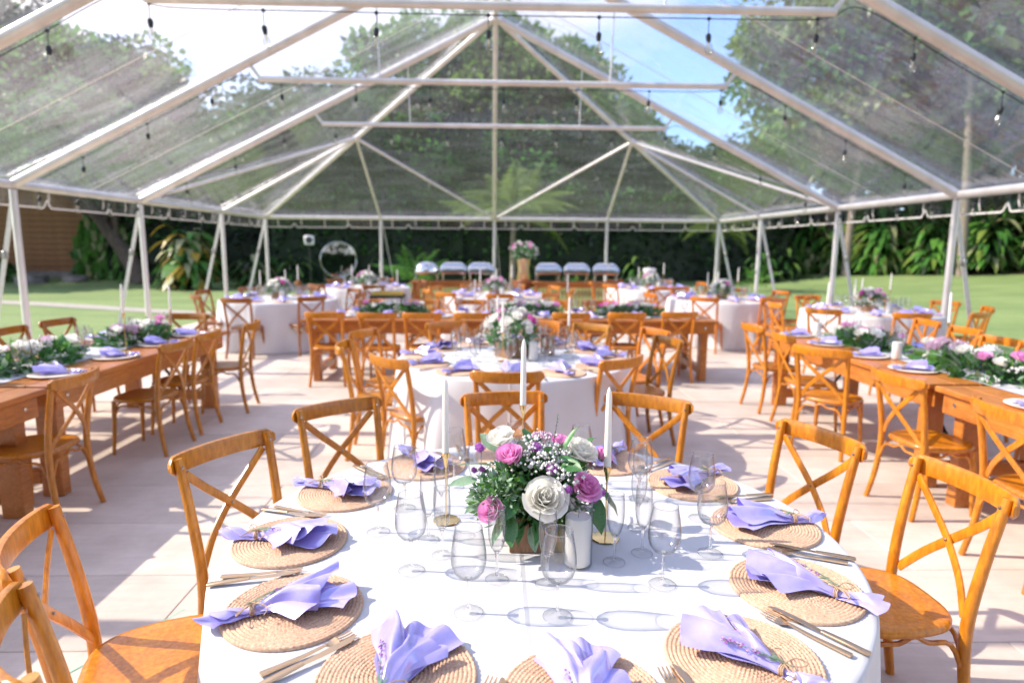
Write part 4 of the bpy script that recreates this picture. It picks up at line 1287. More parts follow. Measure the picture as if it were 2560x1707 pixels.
farm(1.50, 8.22, pi / 2, 'long plank farm table set crosswise, its right half', FARMC, (.95, .95, .95))
ch_m = MB(); ch_m.lathe([(.001, 0), (.10, 0), (.155, .006), (.165, .014), (.160, .017), (.10, .008), (.001, .008)], 'charger_plate', 28)
CHARG = ch_m.mesh('charger', 50)
def setting_far(x, y, z, out, where, grp, full=True):
    """charger, napkin, two glasses; out = direction towards the diner"""
    ox, oy = cos(out), sin(out)
    thing(meshobj('charger_plate', CHARG, None, (x, y, z), (0, 0, rnd(0, 6))), 'round beige charger plate', 'plate', where, 'charger plates')
    thing(inst(NAPL[random.randrange(3)], 'napkin', (x, y, z + .010), out + pi / 2 + rnd(-.3, .3), .95), 'lavender napkin folded on a charger', 'napkin', where, 'lavender napkins')
    tx, ty = -oy, ox
    glass('w', x - ox * .24 + tx * .06, y - oy * .24 + ty * .06, z, where, 'wine glasses', False)
    glass('f', x - ox * .22 - tx * .05, y - oy * .22 - ty * .05, z, where, 'champagne flutes', False)
WL, WR, WM = 'on the left farm table', 'on the right farm table', 'on the crosswise farm table'
for y in (3.30, 4.30, 4.98, 5.62, 6.22): setting_far(XL + .33, y, ZF, 0, WL, '')
for y in (4.6, 5.3, 5.95): setting_far(XL - .33, y, ZF, pi, WL, '')
for y in (3.45, 4.55, 5.15, 5.8, 6.4): setting_far(XR - .33, y, ZF, pi, WR, '')
for y in (3.9, 4.7, 5.4, 6.1): setting_far(XR + .33, y, ZF, 0, WR, '')
for x in (-1.95, -1.35, -.72, -.1, .62, 1.22, 1.82, 2.42): setting_far(x, 7.98, ZF, -pi / 2, WM, '')
for x in (-1.8, -1.1, -.4, .4, 1.1, 1.9): setting_far(x, 8.48, ZF, pi / 2, WM, '')
def garland_proto(seed, L=.95, Wd=.17):
    rs = random.Random(seed); P = []
    P.append(('greenery', greens_mesh(seed, Wd, L / 2, .085, 620, .075, ('leaf_bouquet', 'leaf_bouquet', 'leaf_sage', 'leaf_bright'), .03), {'kind': 'stuff'}))
    P.append(('baby_breath', gyp_mesh(seed + 1, Wd * .9, L / 2 * .95, .135, 210, .011, .03), {'kind': 'stuff'}))
    n = 13
    for i in range(n):
        t = (i + .5) / n * 2 - 1
        cl = rs.choice(['white', 'white', 'white', 'pink', 'magenta', 'pale'])
        x = rs.uniform(-.6, .6) * Wd; z = .085 + .035 * (1 - abs(x) / Wd) + rs.uniform(-.01, .02)
        d = Vector((x * 4, t * .3, 1)).normalized()
        P.append(('rose', ROSEL[cl], {'loc': (x, t * L / 2 * .85, z + .02), 'rot': d.to_track_quat('Z', 'Y').to_euler(), 'scale': rs.uniform(.055, .085)}))
    return P
GAR = [garland_proto(s) for s in (61, 72, 83)]
def garland(i, x, y, rz, look, z=ZF + .005, sc=1.0):
    thing(inst(GAR[i % 3], 'flower_garland', (x, y, z), rz, sc), look, 'flowers', '', 'low rose garlands')
garland(0, XL - .02, 4.62, .05, 'rose and fern garland beside pillar candle on left farm table', sc=1.05)
garland(1, XL + .03, 5.85, -.05, 'farther rose garland with purple blooms on left farm table')
garland(2, XL - .02, 3.15, .0, 'dark fern garland cut by left frame edge on left farm table')
garland(1, XR + .02, 4.42, 3.1, 'leafy white rose garland nearest the camera on right farm table', sc=1.15)
garland(2, XR - .02, 5.72, .1, 'farther white rose garland on right farm table')
garland(0, XR, 3.1, .1, 'leafy rose garland at right frame edge on right farm table', sc=1.1)
garland(1, -1.30, 8.22, pi / 2, 'left rose garland on crosswise farm table', sc=.95)
garland(0, .42, 8.22, pi / 2 + .1, 'middle rose garland on crosswise farm table')
garland(2, 1.75, 8.24, pi / 2, 'right rose garland on crosswise farm table', sc=.95)
def runner(x, y, L, rz, look, wd=.34):
    m = MB()
    def fn(u, v):
        yy = (u - .5) * L; xx = (v - .5) * wd * (1 + .18 * noise.noise(Vector((yy * 3, v, L))))
        return Vector((xx, yy, .0035 + .004 * abs(noise.noise(Vector((xx * 14, yy * 9, 3.3))))))
    m.grid(fn, 60, 9, 'runner_gauze')
    thing(meshobj('table_runner', m.mesh('table_runner', 180), None, (x, y, ZF - .001), (0, 0, rz)), look, 'table runner')
runner(XL, 3.95, 5.0, 0, 'crumpled grey gauze runner down the left farm table')
runner(XR, 4.05, 5.0, 0, 'crumpled pale gauze runner down the right farm table')
runner(.2, 8.2, 4.8, pi / 2, 'crumpled pale gauze runner along the crosswise farm table')
pillar(XL + .10, 4.02, ZF, 'on the left farm table', 'pillar candles')
pillar(XR - .16, 5.02, ZF, 'nearer on the right farm table', 'pillar candles')
pillar(XR - .14, 6.35, ZF, 'farther on the right farm table', 'pillar candles')
taper(XL + .20, 5.35, ZF, .31, '', 'at the middle of the left farm table', 'gold candlesticks', False, .03)
taper(XL + .06, 6.40, ZF, .235, '', 'at the far end of the left farm table', 'gold candlesticks')
taper(XR + .22, 4.98, ZF, .31, '', 'between the garlands on the right farm table', 'gold candlesticks', False, -.03)
taper(XR + .05, 6.55, ZF, .31, '', 'at the far end of the right farm table', 'gold candlesticks', False, .02)
taper(-.25, 8.10, ZF, .235, '', 'left of centre on the crosswise farm table', 'gold candlesticks')
taper(.93, 8.10, ZF, .31, '', 'right of centre on the crosswise farm table', 'gold candlesticks')

def row(L, where, group, tint=None):
    for x, y, f in L:
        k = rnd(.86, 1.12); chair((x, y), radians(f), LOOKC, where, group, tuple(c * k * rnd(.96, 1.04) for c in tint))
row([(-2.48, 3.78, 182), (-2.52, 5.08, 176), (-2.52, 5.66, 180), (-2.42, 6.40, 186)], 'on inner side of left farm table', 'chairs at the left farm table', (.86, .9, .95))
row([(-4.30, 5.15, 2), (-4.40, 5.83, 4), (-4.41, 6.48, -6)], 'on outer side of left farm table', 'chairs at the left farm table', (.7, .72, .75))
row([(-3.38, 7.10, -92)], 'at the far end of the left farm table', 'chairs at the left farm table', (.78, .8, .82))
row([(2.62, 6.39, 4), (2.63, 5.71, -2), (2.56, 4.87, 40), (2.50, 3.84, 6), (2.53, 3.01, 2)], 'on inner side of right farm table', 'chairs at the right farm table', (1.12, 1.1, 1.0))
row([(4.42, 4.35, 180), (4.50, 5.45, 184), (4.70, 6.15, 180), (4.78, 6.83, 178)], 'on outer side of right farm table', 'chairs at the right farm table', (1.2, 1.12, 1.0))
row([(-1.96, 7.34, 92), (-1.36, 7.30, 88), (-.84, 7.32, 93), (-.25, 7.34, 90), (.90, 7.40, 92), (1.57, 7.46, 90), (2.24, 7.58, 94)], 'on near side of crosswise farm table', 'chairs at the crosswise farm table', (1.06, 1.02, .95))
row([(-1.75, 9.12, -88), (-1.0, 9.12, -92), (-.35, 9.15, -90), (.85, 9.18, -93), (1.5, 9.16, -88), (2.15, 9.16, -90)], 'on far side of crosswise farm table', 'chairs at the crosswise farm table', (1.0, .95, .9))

# ------------------------------------------------------------------ round tables further back
def back_table(c, seed, cl_look, wh, cloth_where, n_chair, ph, tint, hgt=1.0, skip=(), rr=1.32):
    round_table(c, seed, cl_look, cloth_where, .6)
    for k in range(10):
        deg = 36 * k + ph
        x, y = polar(c, .70, deg)
        thing(meshobj('placemat', MATF, None, (x, y, ZT)), 'jute placemat', 'placemat', wh, 'jute placemats')
        thing(meshobj('napkin', NAP1[k % 2], None, (x, y, ZT + MATH), (0, 0, radians(deg) + pi / 2)), 'lavender napkin', 'napkin', wh, 'lavender napkins')
        x, y = polar(c, .46, deg + 3); glass('w', x, y, ZT, wh, 'wine glasses', False)
        x, y = polar(c, .34, deg + 14); glass('f', x, y, ZT, wh, 'champagne flutes', False)
    thing(inst(BQ[seed % 2], 'flower_centrepiece', (c[0], c[1], ZT), seed, 1.05), 'boxed pink and white rose centrepiece', 'centrepiece', wh, 'boxed rose centrepieces')
    for k, (dx, dy, h) in enumerate(((-.28, -.06, .235), (.30, .05, .31), (.02, .28, .235))):
        taper(c[0] + dx, c[1] + dy, ZT, h, '', wh, 'gold candlesticks')
    pillar(c[0] + .12, c[1] - .24, ZT, wh, 'pillar candles')
    for k in range(n_chair):
        deg = 360 / n_chair * k + ph + 8
        if k in skip: continue
        x, y = polar(c, rr + rnd(-.06, .12), deg)
        chair((x, y), radians(deg) + pi + rnd(-.12, .12), 'varnished cross-back chair', wh.replace('on the', 'at the'), 'chairs at the far round tables', tint)
back_table((-3.55, 10.60), 3, 'white cloth reaching the floor on the far left round table', 'on the far left round table', 'far left behind the left farm table', 8, -104, (.55, .46, .45))  # dark chair tint: the shade they stand in is put into the wood
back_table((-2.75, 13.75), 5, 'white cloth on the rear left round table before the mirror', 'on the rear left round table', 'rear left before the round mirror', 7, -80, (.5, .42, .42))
back_table((.02, 11.75), 4, 'white cloth on the centre rear round table before the buffet', 'on the centre rear round table', 'centre rear before the buffet', 9, -95, (1.0, .95, .9))
back_table((4.02, 11.15), 6, 'white cloth reaching the floor on the far right round table', 'on the far right round table', 'far right behind the right farm table', 8, -128, (1.0, .82, .72))
back_table((3.45, 14.0), 8, 'white cloth on the rear right round table beside the buffet', 'on the rear right round table', 'rear right beside the buffet', 7, -100, (.9, .75, .7))
back_table((5.42, 9.0), 7, 'white cloth on the outermost right round table by the lawn', 'on the outermost right round table', 'outermost right by the lawn', 9, -150, (1.15, 1.08, .95), rr=1.45)

# ------------------------------------------------------------------ buffet
def buffet_proto(L):
    P = []
    for k in range(4):
        m = MB(); m.box((0, -.27 + k * .18, .80), (L, .174, .04), 'table_wood', None, .004); P.append(('plank', m.mesh('buffet_plank', 0)))
    for s in (-1, 1):
        for t_ in (-1, 1):
            m = MB(); m.tube([(s * (L / 2 - .10), t_ * .26, .78), (s * (L / 2 + .02), t_ * .30, 0)], [.042, .035], 'table_wood', 8); P.append(('leg', m.mesh('buffet_leg', 40)))
    m = MB(); m.box((0, -.30, .735), (L - .2, .025, .09), 'table_wood'); P.append(('apron', m.mesh('buffet_apron', 0)))
    n = int(L / .085)
    for k in range(n):
        m = MB(); m.box((-L / 2 + .16 + k * (L - .32) / (n - 1), -.30, .40), (.035, .02, .58), 'table_wood'); P.append(('slat', m.mesh('buffet_slat', 0)))
    return P
thing(inst(buffet_proto(1.75), 'buffet_table', (-1.12, 15.4, 0), 0, None, (.8, .75, .72)), 'slatted wooden buffet table with chafing dishes, left of flower pedestal', 'buffet table', '', 'buffet tables')
thing(inst(buffet_proto(2.2), 'buffet_table', (2.02, 15.4, 0), 0, None, (.8, .75, .72)), 'slatted wooden buffet table with chafing dishes, right of flower pedestal', 'buffet table', '', 'buffet tables')
def chafer(round_=False):
    P = []
    lid = MB()
    if round_:
        lid.lathe([(.30, .21), (.305, .23), (.28, .34), (.20, .425), (.09, .46), (.001, .468)], 'steel', 28)
        pan = MB(); pan.lathe([(.001, .15), (.22, .155), (.29, .18), (.31, .208)], 'steel', 28)
    else:
        def fn(u, v):
            a = pi * u
            k = 1 - .16 * sin(a) ** 3; e = 1 - .35 * (abs(v - .5) * 2) ** 8
            return Vector(((v - .5) * .62 * k, -.20 * cos(a), .235 + .215 * sin(a) ** .7 * e))
        lid.grid(fn, 15, 17, 'steel')
        for s in (-1, 1):
            pts = [Vector((s * .31 * (1 - .16 * sin(pi * k / 14) ** 3), -.20 * cos(pi * k / 14), .235 + .215 * sin(pi * k / 14) ** .7 * .65)) for k in range(15)]
            lid.add(pts, [tuple(range(15)) if s < 0 else tuple(range(15))[::-1]], 'steel')
        pan = MB(); pan.box((0, 0, .200), (.60, .40, .065), 'steel', None, .015)
    hd = MB(); hd.tube(spline([(-.07, -.215, .27), (-.06, -.25, .275), (.06, -.25, .275), (.07, -.215, .27)], 4), .008, 'steel', 6)
    P.append(('lid', lid.mesh('chafer_lid', 50), {'sub': [('handle', hd.mesh('chafer_handle', 50))]})); P.append(('pan', pan.mesh('chafer_pan', 40)))
    for sx in (-1, 1):
        for sy in (-1, 1):
            m = MB(); m.tube([(sx * .25, sy * .17, 0), (sx * .255, sy * .175, .19)], .012, 'steel', 6); P.append(('leg', m.mesh('chafer_leg', 40)))
    return P
CR, CQ = chafer(True), chafer()
thing(inst(CR, 'chafing_dish', (-1.62, 15.4, .82), 0, 1.0), 'round domed steel chafing dish', 'chafing dish', 'at left end of the buffet', 'chafing dishes')
for x in (-.98, -.32): thing(inst(CQ, 'chafing_dish', (x, 15.4, .82), rnd(-.1, .1), 1.02), 'roll-top steel chafing dish on the left buffet table', 'chafing dish', '', 'chafing dishes')
for x in (1.28, 1.98, 2.68): thing(inst(CQ, 'chafing_dish', (x, 15.4, .82), rnd(-.1, .1), 1.02), 'roll-top steel chafing dish on the right buffet table', 'chafing dish', '', 'chafing dishes')
# flower pedestal between the buffet tables
P = []
m = MB(); m.lathe([(.26, 0), (.27, .03), (.18, .07), (.15, .30), (.19, .62), (.27, .70), (.28, .80), (.26, .82)], 'table_wood', 20); P.append(('column', m.mesh('pedestal_column', 40)))
thing(inst(P, 'wooden_pedestal', (.72, 15.8, 0), 0, None, (.6, .45, .4)), 'turned dark wooden pedestal carrying the tall flower vase', 'pedestal')
P = [('vase', None)]
m = MB(); m.lathe([(.001, 0), (.13, 0), (.14, .02), (.115, .22), (.14, .42), (.15, .45), (.13, .45)], 'gold', 20)
P = [('vase', m.mesh('tall_vase', 40))] + [(a, b, dict(o, loc=tuple(Vector(o.get('loc', (0, 0, 0))) + Vector((0, 0, .48))))) for a, b, o in bouquet_proto(91, .30, .26, False)]
thing(inst(P, 'flower_vase', (.72, 15.8, .82), .4, 1.2), 'tall gold vase of pink and white roses between the buffet tables', 'flower vase')
m = MB(); m.lathe([(.15, 0), (.16, .02), (.14, .06), (.13, 1.02), (.15, 1.08), (.16, 1.14), (.14, 1.16)], 'white_plastic', 20, wob=lambda a, z: 1 + .02 * cos(12 * a))
thing(meshobj('fluted_column', m.mesh('fluted_column', 40), None, (3.75, 15.35, 0)), 'pale fluted column behind the rear right table', 'column')
# side stand with yellow tray, left of the buffet
P = []
m = MB(); m.box((0, 0, .70), (.62, .45, .05), 'black_metal', None, .005); P.append(('stand_top', m.mesh('stand_top', 0)))
for sx in (-1, 1):
    for sy in (-1, 1):
        m = MB(); m.tube([(sx * .28, sy * .19, .68), (sx * .28, sy * .19, 0)], .014, 'black_metal', 6); P.append(('leg', m.mesh('stand_leg', 40)))
thing(inst(P, 'side_stand', (-2.02, 12.15, 0), 0), 'black serving stand under a yellow tray left of centre', 'stand')
m = MB(); m.box((0, 0, .006), (.56, .38, .012), 'yellow_tray', None, .004)
for sx in (-1, 1): m.box((sx * .275, 0, .028), (.012, .38, .05), 'yellow_tray')
for sy in (-1, 1): m.box((0, sy * .187, .028), (.536, .010, .05), 'yellow_tray')
thing(meshobj('serving_tray', m.mesh('serving_tray', 0), None, (-2.02, 12.15, .7255)), 'yellow rimmed serving tray on black stand', 'tray')
for k in range(4): glass('w', -2.2 + k * .12, 12.12 + .06 * (k % 2), .7385, 'on the yellow tray', 'wine glasses', False)
taper(-1.85, 12.22, .7385, .235, '', 'on the yellow tray', 'gold candlesticks')
# round standing mirror and a white box speaker on its pole
P = []
m = MB(); m.lathe([(.001, -.012), (.50, -.012), (.50, 0), (.001, 0.002)], 'mirror_darkened', 40); P.append(('mirror_glass', m.mesh('mirror_glass', 30), {'loc': (0, 0, 1.27), 'rot': (pi / 2 - .035, 0, 0)}))
m = MB(); m.tube([(cos(2 * pi * k / 40) * .51, 0, sin(2 * pi * k / 40) * .51) for k in range(41)], .016, 'steel', 8, False); P.append(('frame', m.mesh('mirror_frame', 40), {'loc': (0, 0, 1.27), 'rot': (-.035, 0, 0)}))
for s in (-1, 1):
    m = MB(); m.tube([(s * .40, -.02, 0), (s * .40, 0, .95)], .016, 'black_metal', 6); P.append(('leg', m.mesh('mirror_leg', 40)))
    m = MB(); m.tube([(s * .40, -.25, .015), (s * .40, .25, .015)], .016, 'black_metal', 6); P.append(('foot', m.mesh('mirror_foot', 40)))
thing(inst(P, 'standing_mirror', (-4.55, 18.9, -.04), .25), 'large round standing mirror in front of the dark hedge', 'mirror')
P = []
m = MB(); m.box((0, 0, 1.83), (.30, .24, .30), 'white_plastic', None, .03); P.append(('cabinet', m.mesh('speaker_cabinet', 40)))
m = MB(); m.lathe([(.10, 0), (.105, .006), (.03, .002)], 'grey_box', 20); P.append(('cone', m.mesh('speaker_cone', 40), {'loc': (0, -.119, 1.83), 'rot': (pi / 2, 0, 0)}))
m = MB(); m.tube([(0, 0, 1.68), (0, 0, 0)], .018, 'black_metal', 8); P.append(('pole', m.mesh('speaker_pole', 40)))
m = MB(); m.lathe([(.20, 0), (.20, .015), (.02, .03)], 'black_metal', 20); P.append(('base', m.mesh('speaker_base', 40)))
thing(inst(P, 'speaker_on_pole', (-5.98, 21.0, -.03), .2), 'small white box on a black pole before the dark hedge', 'speaker')
# ------------------------------------------------------------------ vegetation
def leaf_quad(m, p, d, s, L, w, mat, droop=.25):
    n = d.cross(s)
    m.add([p, p + d * L * .45 + s * w, p + d * L - n * L * droop, p + d * L * .45 - s * w], [(0, 1, 2), (0, 2, 3)], mat)
def rdir(rs):
    z = rs.uniform(-1, 1); a = rs.uniform(0, 2 * pi); r = sqrt(1 - z * z); return Vector((r * cos(a), r * sin(a), z))
def tree_meshes(seed, mats, clumps=85, per=190, leaf=.24, lean=0.0, low=.32, rxy=.36):
    """unit tree: height 1; crown ellipsoid from low to 1"""
    rs = random.Random(seed); H = 10.0
    t = MB()
    trunk = spline([(0, 0, 0), (lean * .25 * H, .01 * H, .14 * H), (lean * .6 * H, -.01 * H, .34 * H), (lean * H, 0, .62 * H)], 5)
    t.tube(trunk, [.034 * H * (1 - .7 * k / (len(trunk) - 1)) for k in range(len(trunk))], 'bark', 8)
    c = MB(); cz_ = (low + 1) / 2 * H; rz = (1 - low) / 2 * H; rx = rxy * H
    for k in range(clumps):
        d = rdir(rs); q = rs.uniform(.35, 1.0) ** .6
        cc = Vector((lean * H + d.x * rx * q, d.y * rx * q, cz_ + d.z * rz * q * .92))
        cr_ = rs.uniform(.55, 1.15) * .105 * H
        if k % 4 == 0:
            b0 = trunk[min(len(trunk) - 1, int(len(trunk) * rs.uniform(.45, .95)))]
            t.tube(spline([b0, b0.lerp(cc, .5) + Vector((0, 0, .03 * H)), cc], 4), [.010 * H - i * .0009 * H for i in range(9)], 'bark', 5)
        mat = rs.choice(mats)
        for i in range(per):
            e = rdir(rs); p = cc + Vector((e.x * cr_ * 1.25, e.y * cr_ * 1.25, e.z * cr_ * .75)) * rs.uniform(.55, 1.0)
            dd = (e + rdir(rs) * .8 + Vector((0, 0, -.25))).normalized(); s = dd.orthogonal().normalized(); a = rs.uniform(0, 6.28); s = s * cos(a) + dd.cross(s) * sin(a)
            L = leaf * rs.uniform(.7, 1.5); leaf_quad(c, p, dd, s, L, L * rs.uniform(.25, .42), mat)
    return t.mesh('trunk', 50), c.mesh('crown', 0)
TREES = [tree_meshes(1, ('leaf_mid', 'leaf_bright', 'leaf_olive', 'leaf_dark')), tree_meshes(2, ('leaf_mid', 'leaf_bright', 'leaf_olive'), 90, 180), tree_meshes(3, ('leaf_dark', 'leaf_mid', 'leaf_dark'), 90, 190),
         tree_meshes(4, ('leaf_olive', 'leaf_mid', 'leaf_palm'), 84, 190, .25), tree_meshes(5, ('leaf_mid', 'leaf_palm', 'leaf_bright'), 100, 170, .22, 0, .12, .42)]
def tree(x, y, H, kind, look, wide=1.0, rz=None):
    tm, cm = TREES[kind]
    s = H / 10.0
    o = empty('tree', (x, y, ground_z(x, y) - .05), rnd(0, 6) if rz is None else rz, (s * wide, s * wide, s))
    meshobj('trunk', tm, o); meshobj('crown', cm, o)
    return thing(o, look, 'tree', '', 'trees behind the tent')
WH = 'seen through the roof'
for x, y, H, k, look, wd in [
    (-12.5, 45, 8.6, 0, 'low rounded tree left of the central tree mass', 1.2), (-8.2, 46, 12.8, 1, 'green tree left of the roof hub behind the hip end', 1.1), (-3.2, 48, 18.4, 0, 'tallest green tree just left of the roof hub', 1.0),
    (1.6, 47, 17.0, 1, 'green tree directly behind the central post', 1.0), (5.6, 46, 13.4, 1, 'dark tree right of the central post', 1.05), (9.6, 45, 9.6, 0, 'mid-height tree at right shoulder of the central mass', 1.1),
    (14.0, 46, 7.0, 3, 'low olive tree in the sky gap right of centre', 1.2), (14.6, 37, 7.4, 4, 'bushy bright green tree beside the right sky gap', 1.1),
    (17.6, 33, 14.8, 3, 'tall olive green tree at left edge of the right-hand grove', 1.0), (21.5, 31, 16.0, 3, 'tall tree filling the upper right of the roof', 1.1), (26.5, 30, 17.0, 3, 'tall olive tree near the right frame edge', 1.1), (34, 33, 15.0, 1, 'green tree beyond the right frame edge trees', 1.3), (29.5, 37, 16.5, 0, 'tall green tree behind the right-edge palm', 1.2), (30, 27, 16.0, 1, 'green tree cut by the right frame edge', 1.2), (24, 36, 18.5, 4, 'leafy tree rising behind the right-hand grove', 1.1),
    (21.5, 34.5, 9.5, 4, 'bushy green tree low behind the ginger shrubs', 1.1), (27.0, 32.5, 9.5, 4, 'bushy green tree low at the right frame edge', 1.1), (33.0, 29.5, 10, 4, 'bushy tree beyond the right frame edge', 1.1), (-24.5, 33, 13.2, 2, 'dark tree behind the timber building at far left', 1.1), (-19.6, 33, 12.2, 0, 'rounded dark tree in the bright sky at upper left', 1.1), (-15.3, 37, 8.8, 1, 'small green tree right of the upper left tree', 1.1), (-29.5, 29, 13.0, 3, 'olive tree cut by the left frame edge', 1.2), (-11.0, 39, 8.2, 4, 'bushy low tree left of the central mass', 1.3), (-17.5, 41, 8.4, 3, 'olive tree low behind the left rafters', 1.2),
    (-9.5, 31.5, 9.4, 2, 'dark spreading tree over the hedge behind the mirror', 1.2), (-3.6, 33, 8.6, 2, 'dark spreading tree over the hedge left of centre', 1.4), (2.2, 34, 8.2, 2, 'dark spreading tree over the hedge behind the buffet', 1.5), (8.0, 35, 7.2, 2, 'dark spreading tree over the hedge right of centre', 1.4), (13.0, 37, 7.4, 2, 'dark low tree behind the right tent corner', 1.4),
    (-14, -21, 12, 0, 'tree behind the camera at left', 1.3), (-5, -24, 13, 1, 'tree behind the camera left of centre', 1.3), (4, -23, 13, 0, 'tree behind the camera right of centre', 1.3), (13, -21, 12, 3, 'tree behind the camera at right', 1.3)]:
    tree(x, y, H, k, look, wd)
# leaning trunk at the left
t_, c_ = tree_meshes(8, ('leaf_mid', 'leaf_dark'), 60, 170, .22, -.22, .40, .36)
o = empty('tree', (-14.7, 27.2, 0), 0, (.82, .82, .82)); meshobj('trunk', t_, o, None, None, (1.5, 1.5, 1)); meshobj('crown', c_, o); thing(o, 'tree with a leaning brown trunk left of the yellow shrub', 'tree', '', 'trees behind the tent')

def hedge_mesh(seed, L, D, H, n, mats, leaf=.24):
    rs = random.Random(seed); m = MB()
    for i in range(n):
        x = rs.uniform(-L / 2, L / 2); top = H * (.86 + .16 * noise.noise(Vector((x * .7, seed, 0))) + .06 * noise.noise(Vector((x * 2.3, seed, 5))))
        z = top * sqrt(rs.random()) if rs.random() < .7 else top * rs.uniform(.85, 1.02); y = rs.choice((-1, 1, -1)) * D / 2 * rs.uniform(.55, 1.05) * (1 + .2 * noise.noise(Vector((x * .9, z * .9, seed))))
        d = (rdir(rs) + Vector((0, -.5, .1))).normalized(); s = d.orthogonal().normalized(); a = rs.uniform(0, 6.28); s = s * cos(a) + d.cross(s) * sin(a)
        L_ = leaf * rs.uniform(.6, 1.5); leaf_quad(m, Vector((x, y, z)), d, s, L_, L_ * .36, rs.choice(mats))
    core = MB(); core.box((0, 0, H * .42), (L * .985, D * .55, H * .82), 'leaf_dark')  # solid dark box stands in for the shade inside the hedge
    return m.mesh('foliage', 0), core.mesh('shade_core', 0)
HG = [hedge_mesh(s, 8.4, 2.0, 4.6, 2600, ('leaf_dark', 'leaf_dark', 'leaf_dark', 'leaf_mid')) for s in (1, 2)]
for i, (x, y, rz, look) in enumerate([(-13.5, 30.6, .10, 'dark clipped hedge behind the yellow shrub at left'), (-5.5, 28.8, 0, 'dark clipped hedge behind the round mirror'), (2.6, 29.2, 0, 'dark clipped hedge behind the buffet'), (10.6, 31.4, .25, 'dark clipped hedge behind the right tent corner'), (18.4, 35.5, .35, 'dark clipped hedge behind the ginger shrubs'), (26.0, 31.5, -.55, 'dark clipped hedge behind the ginger shrubs at right frame edge'), (33.5, 27.5, -.5, 'dark clipped hedge beyond the right frame edge'), (-12, -19, .0, 'unseen added hedge behind the camera at left'), (-4, -19.5, .0, 'unseen added hedge behind the camera left of centre'), (4, -19.5, 0, 'unseen added hedge behind the camera right of centre'), (12, -19, 0, 'unseen added hedge behind the camera at right')]):  # those behind the camera are unseen, added to darken the mirror's reflection
    f, c = HG[i % 2]; o = empty('hedge', (x, y, ground_z(x, y) - .05), rz); meshobj('foliage', f, o); meshobj('shade_core', c, o); thing(o, look, 'hedge', '', 'hedges behind the lawn')

# arching shrubs
def arch_mesh(seed, n, H, L0, mats, width=.075, spread=1.0):
    rs = random.Random(seed); m = MB()
    for i in range(n):
        a = rs.uniform(0, 2 * pi); b = Vector((cos(a), sin(a), 0)) * rs.uniform(0, .45) * spread
        out = Vector((cos(a + rs.uniform(-.6, .6)), sin(a + rs.uniform(-.6, .6)), 0)); h = H * rs.uniform(.35, 1.0); L = L0 * rs.uniform(.7, 1.25)
        st = b + Vector((0, 0, h * rs.uniform(.15, .75))); w = width * rs.uniform(.7, 1.4); mat = rs.choice(mats); side = Vector((-out.y, out.x, 0)); pts = []
        for k in range(6):
            u = k / 5; p = st + out * (L * u * .85 * spread) + Vector((0, 0, L * (.55 * u - .85 * u * u))); ww = w * sin(pi * min(1, .08 + u * .92)) ** .7
            pts += [p + side * ww, p - side * ww + Vector((0, 0, .0))]
        m.add(pts, [(2 * k, 2 * k + 1, 2 * k + 3, 2 * k + 2) for k in range(5)], mat)
    return m.mesh('foliage', 0)
def stems_mesh(seed, n, H):
    rs = random.Random(seed); m = MB()
    for i in range(n):
        a = rs.uniform(0, 6.28); m.tube([(cos(a) * .12, sin(a) * .12, 0), (cos(a) * .4, sin(a) * .4, H * rs.uniform(.5, .8))], .018, 'leaf_dark', 5)
    return m.mesh('stems', 50)
def shrub(x, y, fm, sm, look, sc=1.0, name='shrub', grp=None):
    o = empty(name, (x, y, ground_z(x, y) - .03), rnd(0, 6), sc); meshobj('foliage', fm, o); meshobj('stems', sm, o); return thing(o, look, 'shrub', '', grp)
GM = [arch_mesh(s, 340, 2.9, 1.25, ('leaf_mid', 'leaf_bright', 'leaf_palm', 'leaf_mid', 'leaf_dark', 'leaf_cream') if s != 12 else ('leaf_cream', 'leaf_bright', 'leaf_mid', 'leaf_palm'), .095) for s in (10, 11, 12)]
SM = stems_mesh(1, 9, 2.4)
for i, (x, y, sc, look) in enumerate([(15.6, 34.0, 1.0, 'arching green ginger shrub behind the right corner posts'), (17.4, 32.2, .95, 'pale striped ginger shrub on the right lawn edge'), (19.0, 31.0, 1.15, 'broad ginger shrub behind the right guy straps'), (20.6, 29.4, 1.1, 'ginger shrub with yellowing leaves on the right bank'),
        (22.2, 28.2, 1.25, 'tall ginger shrub between the two right posts'), (23.8, 27.0, 1.2, 'ginger shrub left of the last right post'), (25.4, 26.0, 1.3, 'ginger shrub right of the last right post'), (27.4, 25.2, 1.3, 'dark ginger shrub at the right frame edge'), (29.4, 24.0, 1.3, 'outermost ginger shrub at the right frame edge'), (21.0, 32.0, 1.6, 'tall ginger shrub behind the front row at right'), (25.0, 29.5, 1.7, 'tallest ginger shrub behind the front row at right')]):
    shrub(x, y, GM[i % 3], SM, look, sc, 'ginger_shrub', 'ginger shrubs on the right bank')
DKM = [arch_mesh(s, 170, 2.3, 1.1, ('leaf_dark', 'leaf_mid', 'leaf_dark', 'leaf_olive'), .08) for s in (41, 42)]
for i in range(9):
    x = 16.4 + i * 1.55; y = 33.6 - i * .98 + (i % 2) * .5
    shrub(x, y, GM[(i + 1) % 3], SM, 'leafy ginger clump in the thicket on the right bank', 1.25 + .12 * (i % 3), 'ginger_shrub', 'ginger shrubs on the right bank')
YM = arch_mesh(20, 200, 2.3, .9, ('leaf_yellow', 'leaf_bright', 'leaf_cream', 'leaf_bright', 'leaf_mid'), .11, .8)
shrub(-11.4, 24.3, YM, SM, 'yellow and green variegated shrub on the left lawn edge', 1.35, 'variegated_shrub')
